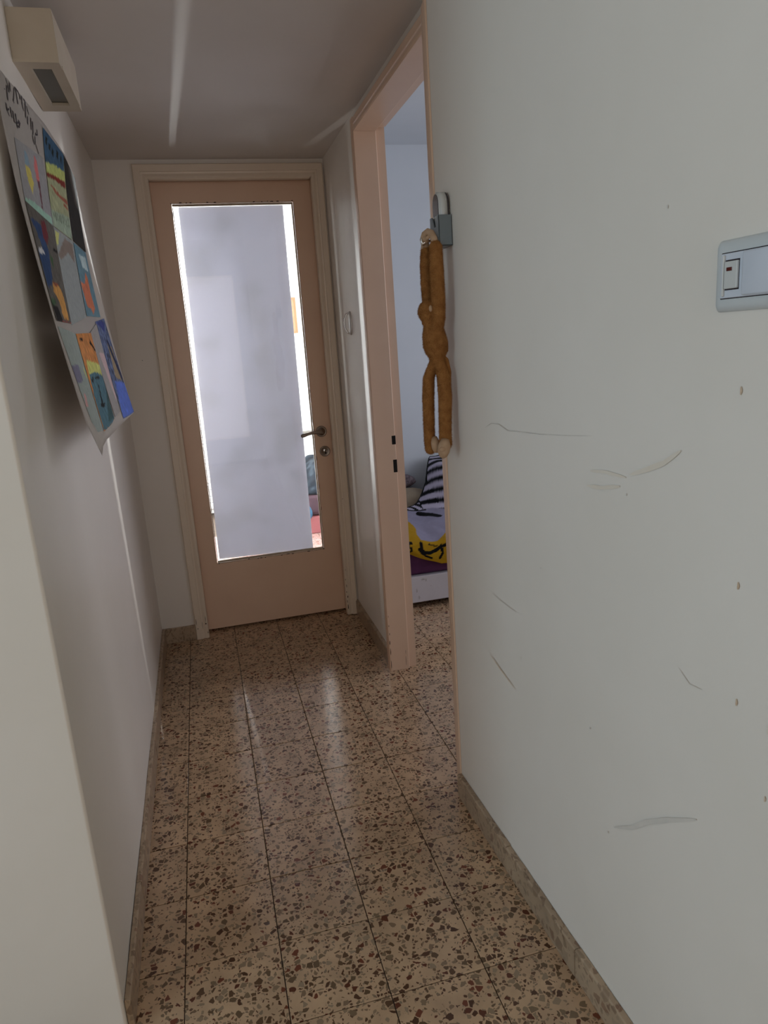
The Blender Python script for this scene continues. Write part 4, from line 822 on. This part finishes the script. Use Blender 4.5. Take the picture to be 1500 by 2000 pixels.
# face turned to the wall: muzzle, ears, eyes, mouth
obj('muzzle', blob((1.0400, -1.690, 1.380), .0150, (.9, 1, .85)), M_hand, mk, True)
for s in (-1, 1):
    obj('ear', blob((1.018, -1.690 + s * .0255, 1.392), .0075, (.6, .6, 1)), M_hand, mk, True)
    obj('eye', blob((1.0440, -1.690 + s * .009, 1.394), .0028), M_black, mk, True)
bm = bmesh.new(); tube(bm, [(1.0525, -1.6960, 1.375), (1.0540, -1.690, 1.3725), (1.0525, -1.684, 1.375)], .0008, 6); bmesh.ops.translate(bm, verts=bm.verts, vec=-MO); obj('mouth', bm, M_black, mk)
bm = bmesh.new(); tube(bm, [(1.0450, -1.69, 1.286), (1.0600, -1.690, 1.27), (1.0660, -1.690, 1.24), (1.066, -1.688, 1.20)], [.006, .006, .0055, .003], 10); bmesh.ops.translate(bm, verts=bm.verts, vec=-MO); obj('tail', bm, M_fur, mk, True)

# ================================================================= BED AND BEDDING
bd = thing('bed', 'low white bed base with a purple-sheeted mattress beyond the doorway', 'bed', loc=(2.25, 0.32, 0))
BO = Vector((2.25, 0.32, 0))
def bp_(name, bm, mat, parent=bd, smooth=False, off=BO, **k): bmesh.ops.translate(bm, verts=bm.verts, vec=-off); return obj(name, bm, mat, parent, smooth, **k)
M_bedw = noisy('scuffed_white_board', (0.60, 0.56, 0.58), (0.64, 0.60, 0.62), 6, 0.5)
bp_('bed_base', B(1.29, 3.20, -0.140, 0.78, 0.035, 0.172, bev=0.004), M_bedw)
for x in (1.36, 3.12):
    for y in (-0.02, 0.68): bp_('bed_leg', B(x - .03, x + .03, y - .03, y + .03, 0.0, 0.035), M_dark_plastic)
bm = bmesh.new(); rnd = random.Random(4)
for cx, cz, w, h in ((1.435, .155, .016, .006), (1.45, .15, .006, .01), (1.40, .10, .004, .016), (1.475, .115, .003, .004), (1.41, .06, .006, .012)): chip(cx, cz, w, h, -0.1406)
bp_('scuff_marks', bm, noisy('scuff', (.42, .38, .38), (.5, .46, .46), 60, .7), kind='stuff')
bm = bmesh.new(); box(bm, 1.30, 3.19, -0.130, 0.775, 0.173, 0.325, bev=0.03, seg=4)
bmesh.ops.subdivide_edges(bm, edges=[e for e in bm.edges if e.calc_length() > .3], cuts=24, use_grid_fill=True)
for v in bm.verts: v.co.y += 0.004 * noise.noise(Vector((v.co.x * 9, v.co.z * 12, 0)))
bp_('mattress', bm, noisy('purple_cotton', (.085, .018, .075), (.11, .025, .095), 20, .85, .4, 60), smooth=True)
# duvet
def dtop(x, y):
    h = 0.355 + 0.055 * min(1, max(0, (y + 0.14) / 0.45))
    sx = min(1, max(0, (x - 1.55) / 0.22)); sy = min(1, max(0, (y - 0.12) / 0.36)); sx = sx * sx * (3 - 2 * sx); sy = sy * sy * (3 - 2 * sy)
    h += 0.215 * sx * sy
    h += 0.020 * math.exp(-(((x - 1.40) / 0.10) ** 2 + ((y - 0.05) / 0.12) ** 2))
    h -= 0.020 * math.exp(-(((x - 1.50) / 0.05) ** 2 + ((y + 0.05) / 0.20) ** 2))
    h += 0.012 * noise.noise(Vector((x * 7, y * 7, 0))) + 0.007 * noise.noise(Vector((x * 16 + y * 9, y * 10, 3)))
    return h
ymax = lambda x: 0.39 + max(0, min(0.10, (x - 1.55) * 0.9)) + max(0, min(0.29, (x - 1.67) * 2.4))
bm = bmesh.new(); cl = bm.loops.layers.color.new('paint')
nx, nyh, nyt = 260, 40, 170; G = []
for i in range(nx + 1):
    x = 1.27 + (2.70 - 1.27) * i / nx; hem = 0.305 - 0.46 * max(0, min(.17, x - 1.36)) + 0.004 * math.sin(x * 30); col = []
    zt = dtop(x, -0.140); fold = 0.006 * math.sin(x * 26 + 1) + 0.004 * noise.noise(Vector((x * 12, 0, 5)))
    for j in range(nyh):
        t = j / nyh; z = hem + (zt - 0.022 - hem) * t; col.append((x, -0.163 - fold * (1 - t) - 0.006 * math.sin(t * 3.1), z))
    for j in range(6):
        a = math.pi / 2 * j / 6; col.append((x, -0.163 + 0.023 * (1 - math.cos(a)), zt - 0.022 + 0.022 * math.sin(a)))
    Y1 = ymax(x)
    for j in range(nyt + 1):
        y = -0.140 + (Y1 + 0.140) * j / nyt; z = dtop(x, y); e = (Y1 - y)
        if e < 0.03: z -= 0.03 * (1 - e / 0.03) ** 2
        col.append((x, y, z))
    G.append([(bm.verts.new(p), p) for p in col])
YEL = (0.66, 0.50, 0.07); GRY = (0.56, 0.54, 0.62); BLK = (0.010, 0.010, 0.014); WHT = (0.72, 0.69, 0.76)
def seg(p, a, b):
    ax, ay = a; bx, by = b; px_, py_ = p; t = max(0, min(1, ((px_ - ax) * (bx - ax) + (py_ - ay) * (by - ay)) / ((bx - ax) ** 2 + (by - ay) ** 2 + 1e-12)))
    return math.hypot(px_ - ax - t * (bx - ax), py_ - ay - t * (by - ay))
def path(p, pts, w): return min(seg(p, a, b) for a, b in zip(pts, pts[1:])) < w
def dcol(p):
    x, y, z = p
    if y < -0.135:                                 # hanging front: (x, z)
        q = (x, z)
        if path(q, [(1.384, .354), (1.366, .351), (1.364, .338), (1.378, .332), (1.377, .317), (1.360, .312)], .0050): return BLK      # an S-like stroke
        if path(q, [(1.430, .346), (1.426, .322), (1.440, .302), (1.470, .296), (1.505, .306), (1.535, .322), (1.58, .330)], .0085): return BLK
        if path(q, [(1.414, .322), (1.428, .300), (1.450, .282), (1.478, .268)], .0050): return BLK
        if path(q, [(1.532, .322), (1.536, .286), (1.520, .262)], .0065): return BLK
        if path(q, [(1.470, .338), (1.500, .326), (1.530, .318)], .0030): return BLK
        return YEL
    edge = ymax(x) - y
    # edge of the striped head end
    sb = 0.315 - (x - 1.50) * 0.55 + 0.010 * math.sin(x * 40)
    if y > sb:
        if edge < 0.040 or (x > 1.55 and x < 1.60 and y > 0.36): return BLK
        if x < 1.585 and y < 0.40:
            u = (x + y * 0.35) / 0.042
            return BLK if (u % 1.0) < 0.5 else WHT
        u = (y * 0.62 + x * 0.30 + z * 0.80) / 0.078
        return BLK if (u % 1.0) < 0.48 else WHT
    if y > sb - 0.014 and x < 1.60: return BLK
    if path((x, y), [(1.55, .24), (1.60, .20), (1.63, .15)], .020): return BLK
    yb = 0.225 - ((x - 1.30) / 0.165) ** 4 * 0.20 if x < 1.50 else -0.2
    if x < 1.475 and y < 0.25 - 0.0 and (x - 1.28) < 0.175 + 0.02 * math.sin(y * 14) - max(0, y - 0.02) * 0.28: return YEL
    if x > 1.50 and y < -0.165 + (x - 1.50) * 1.1: return YEL
    return GRY
for i in range(nx):
    A_, B_ = G[i], G[i + 1]
    for j in range(len(A_) - 1):
        q = (A_[j], B_[j], B_[j + 1], A_[j + 1]); f = bm.faces.new([t[0] for t in q])
        for l_, t in zip(f.loops, q): l_[cl] = dcol(t[1]) + (1,)
DO = Vector((1.9, 0.3, 0.40)); bmesh.ops.translate(bm, verts=bm.verts, vec=-DO)
bmesh.ops.recalc_face_normals(bm, faces=bm.faces)
dv = obj('duvet', bm, M_duvet, None, True); dv.location = DO
md = dv.modifiers.new('t', 'SOLIDIFY'); md.thickness = 0.006; md.offset = -1
tag(dv, 'rumpled duvet with yellow, grey and black-striped print on the bed', 'duvet')
def pillow(name, c, sx, sy, sz, rot, mat, wr=0.01):
    bm = bmesh.new(); bmesh.ops.create_uvsphere(bm, u_segments=48, v_segments=28, radius=1)
    for v in bm.verts:
        x, y, z = v.co; k = 4.0
        n_ = (abs(x) ** k + abs(y) ** k) ** (1 / k) or 1; r2 = math.hypot(x, y); f = r2 / n_ if n_ > 1e-4 else 1
        w = wr * noise.noise(Vector((x * 3, y * 3, z * 3 + c[0])))
        v.co = Vector((x * f * sx, y * f * sy, z * sz * (1 - .2 * r2 ** 4))) * (1 + w * 6)
    bmesh.ops.rotate(bm, verts=bm.verts, matrix=Matrix.Rotation(rot[0], 3, 'X') @ Matrix.Rotation(rot[1], 3, 'Y'))
    o = obj(name, bm, mat, None, True); o.location = c; return o
p1 = pillow('pillow', (1.555, 0.620, 0.392), .16, .105, .060, (0.20, -0.10), noisy('beige_cotton', (.42, .32, .22), (.46, .36, .25), 10, .9, .3, 20))
tag(p1, 'beige pillow lying at the back of the bed beside the striped duvet', 'pillow')
M_pinkk = noisy('pink_knit', (.20, .14, .16), (.46, .36, .38), 70, .95, .8, 120)
p2_ = pillow('cushion', (1.57, 0.765, 0.480), .12, .045, .048, (0.15, 0.0), M_pinkk)
tag(p2_, 'pinkish textured cushion leaning on the bedroom wall behind the beige pillow', 'cushion')

# ================================================================= ROOM BEHIND THE GLASS
fb = thing('bed', 'low bed on a red base with rumpled purple bedding, seen through the glazed door', 'bed', loc=(1.45, 1.95, 0))
FO = Vector((1.45, 1.95, 0))
bmx = lambda name, bm, mat, **k: bp_(name, bm, mat, fb, off=FO, **k)
bmx('bed_base', B(1.02, 1.78, 1.59, 2.45, 0.001, 0.125, bev=0.006), noisy('red_laminate', (.24, .075, .085), (.26, .085, .095), 8, .4))
bm = B(1.03, 1.77, 1.61, 2.44, 0.126, 0.29, bev=0.03); bmesh.ops.subdivide_edges(bm, edges=bm.edges[:], cuts=10, use_grid_fill=True)
for v in bm.verts: v.co += Vector((0, .008, .008)) * noise.noise(v.co * 14)
bmx('mattress', bm, noisy('dusky_purple_cloth', (.045, .026, .038), (.075, .042, .058), 22, .9, .5, 40), smooth=True)
bm = bmesh.new(); cl = bm.loops.layers.color.new('paint'); G = []
for i in range(61):
    x = 1.04 + 0.72 * i / 60; col = []
    for j in range(51):
        t = j / 50; y = 1.61 + 0.75 * t; z = 0.295 + 0.17 * (min(1, t * 2.2)) ** .6 * min(1, max(0.15, (x - 1.03) * 4.5)) + 0.018 * noise.noise(Vector((x * 9, y * 9, 2)))
        col.append((bm.verts.new((x, y, z)), (x, y, z)))
    G.append(col)
for i in range(60):
    for j in range(50):
        q = (G[i][j], G[i + 1][j], G[i + 1][j + 1], G[i][j + 1]); f = bm.faces.new([t[0] for t in q])
        for l_, t in zip(f.loops, q):
            n_ = noise.noise(Vector(t[1]) * 16); l_[cl] = ((.075, .10, .135, 1) if n_ < 0.0 else (.11, .145, .18, 1)) if n_ < .25 else (.19, .22, .25, 1)
bmesh.ops.translate(bm, verts=bm.verts, vec=-Vector((1.4, 2.0, .3)))
bl = obj('blanket', bm, M_farcloth, None, True); bl.location = (1.4, 2.0, .3); bl.modifiers.new('t', 'SOLIDIFY').thickness = .008
tag(bl, 'crumpled blue-grey blanket heaped on the red-based bed behind the glass', 'blanket')
bg = obj('bag', tube(bmesh.new(), [(0, 0, -.055), (0.002, 0, -.03), (0, 0, .0), (-.002, 0, .03), (0, 0, .05)], [.012, .026, .030, .022, .008], 20, .5), noisy('blue_cloth', (.03, .10, .19), (.04, .14, .24), 30, .8), None, True)
bg.location = (1.118, 1.572, 0.17); bg.data.transform(Matrix.Identity(4)); tag(bg, 'small blue cloth bag hanging against the red-based bed behind the glass', 'bag')
# orange-edged picture and wall ledge seen as slivers through the clear strip of the door
pc = thing('wall_picture', 'orange-edged picture on the bright wall behind the glazed door', 'picture', loc=(1.29, 2.545, 1.58))
obj('frame', ring_frame(bmesh.new(), -.08, .010, -.14, .14, -.065, -.003, -.125, .125, -.014, 0.0), noisy('orange_frame', (.34, .15, .07), (.37, .17, .085), 9, .5), pc)
obj('print', B(-.065, -.003, -.006, -.001, -.125, .125), noisy('picture_print', (.42, .24, .14), (.38, .20, .11), 9, .5), pc)
lg = obj('wall_shelf', B(-.28, .28, -.06, .0, -.012, .012, bev=.003), noisy('painted_shelf', (.15, .145, .13), (.17, .16, .145), 9, .5)); lg.location = (1.50, 2.548, 0.632)
tag(lg, 'narrow pale shelf on the bright wall behind the door handle', 'shelf')

# ================================================================= MARKS ON THE NEAR RIGHT WALL AND LEFT WALL
def mark(name, pts, w, mat, parent, label=None):
    """smear on the near right wall along (y, z) points, tapering at both ends"""
    bm = bmesh.new(); prev = None; n = len(pts) - 1; P = []
    for a, b_ in zip(pts, pts[1:]):
        for k in range(5): P.append((a[0] + (b_[0] - a[0]) * k / 5, a[1] + (b_[1] - a[1]) * k / 5))
    P.append(pts[-1])
    for i, (y, z) in enumerate(P):
        a = P[max(0, i - 1)]; c = P[min(len(P) - 1, i + 1)]; dy, dz = c[0] - a[0], c[1] - a[1]; L = math.hypot(dy, dz) or 1
        ww = w / 2 * math.sin(math.pi * (i + .4) / (len(P) - .2)) ** .5 * (1 + .3 * noise.noise(Vector((y * 40, z * 40, 1))))
        x = XN(y) - 0.0026
        r_ = (bm.verts.new((x, y - dz / L * ww, z + dy / L * ww)), bm.verts.new((x, y + dz / L * ww, z - dy / L * ww)))
        if prev: bm.faces.new((prev[0], prev[1], r_[1], r_[0]))
        prev = r_
    o = obj(name, bm, mat, parent); return o
M_yel = noisy('yellow_smear', (0.80, 0.705, 0.585), (0.82, 0.735, 0.63), 30, .5)
M_gry = noisy('grey_scuff', (0.70, 0.65, 0.59), (0.76, 0.70, 0.63), 30, .5)
M_pen = noisy('pencil_line', (0.60, 0.545, 0.49), (0.72, 0.66, 0.59), 30, .5)
M_org = noisy('orange_crayon', (0.64, 0.46, 0.31), (0.74, 0.60, 0.46), 60, .5)
mark('pencil_line', [(-1.866, 1.119), (-1.900, 1.132), (-1.940, 1.134), (-1.985, 1.124), (-2.026, 1.127), (-2.12, 1.131), (-2.22, 1.139), (-2.303, 1.147)], .0016, M_pen, wall_right)
mark('crayon_line', [(-1.852, .556), (-1.875, .552), (-1.905, .544), (-1.95, .535), (-1.989, .528)], .0030, M_org, wall_right)
mark('pencil_line', [(-1.88, .725), (-1.92, .722), (-1.97, .722), (-2.006, .723)], .0016, M_pen, wall_right)
mark('smear', [(-2.29, 1.060), (-2.33, 1.063), (-2.385, 1.075)], .0075, M_yel, wall_right)
mark('smear', [(-2.30, 1.087), (-2.34, 1.092), (-2.40, 1.092)], .0060, M_yel, wall_right)
mark('smear', [(-2.41, 1.098), (-2.45, 1.112), (-2.49, 1.128), (-2.525, 1.150)], .0090, M_yel, wall_right)
mark('scuff', [(-2.38, .445), (-2.43, .480), (-2.47, .520), (-2.52, .560), (-2.585, .607)], .0080, M_gry, wall_right)
mark('pencil_line', [(-2.535, .830), (-2.56, .815), (-2.585, .818)], .0014, M_pen, wall_right)
for y, z, s in ((-2.641, .991, .005), (-2.649, .831, .005), (-2.703, .820, .006), (-2.705, .723, .004), (-2.629, 1.237, .005)):
    mark('spot', [(y, z - s), (y - .001, z), (y, z + s)], s * .7, M_org if s < .006 else M_yel, wall_right)
for y, z in ((-2.484, 1.472), (-2.402, 1.065), (-2.30, .60), (-2.12, .86), (-2.36, .42), (-2.02, .62)):
    mark('spot', [(y, z - .0022), (y, z + .0022)], .003, M_gry, wall_right)
# small dark dent on the back wall left of the door, and dirt along the left skirting
bm = bmesh.new(); rnd = random.Random(2); chip(0.244, 1.315, .0018, .0022, YW - 0.0006)
obj('dent', bm, M_chip, bpy.data.objects['wall_back'])
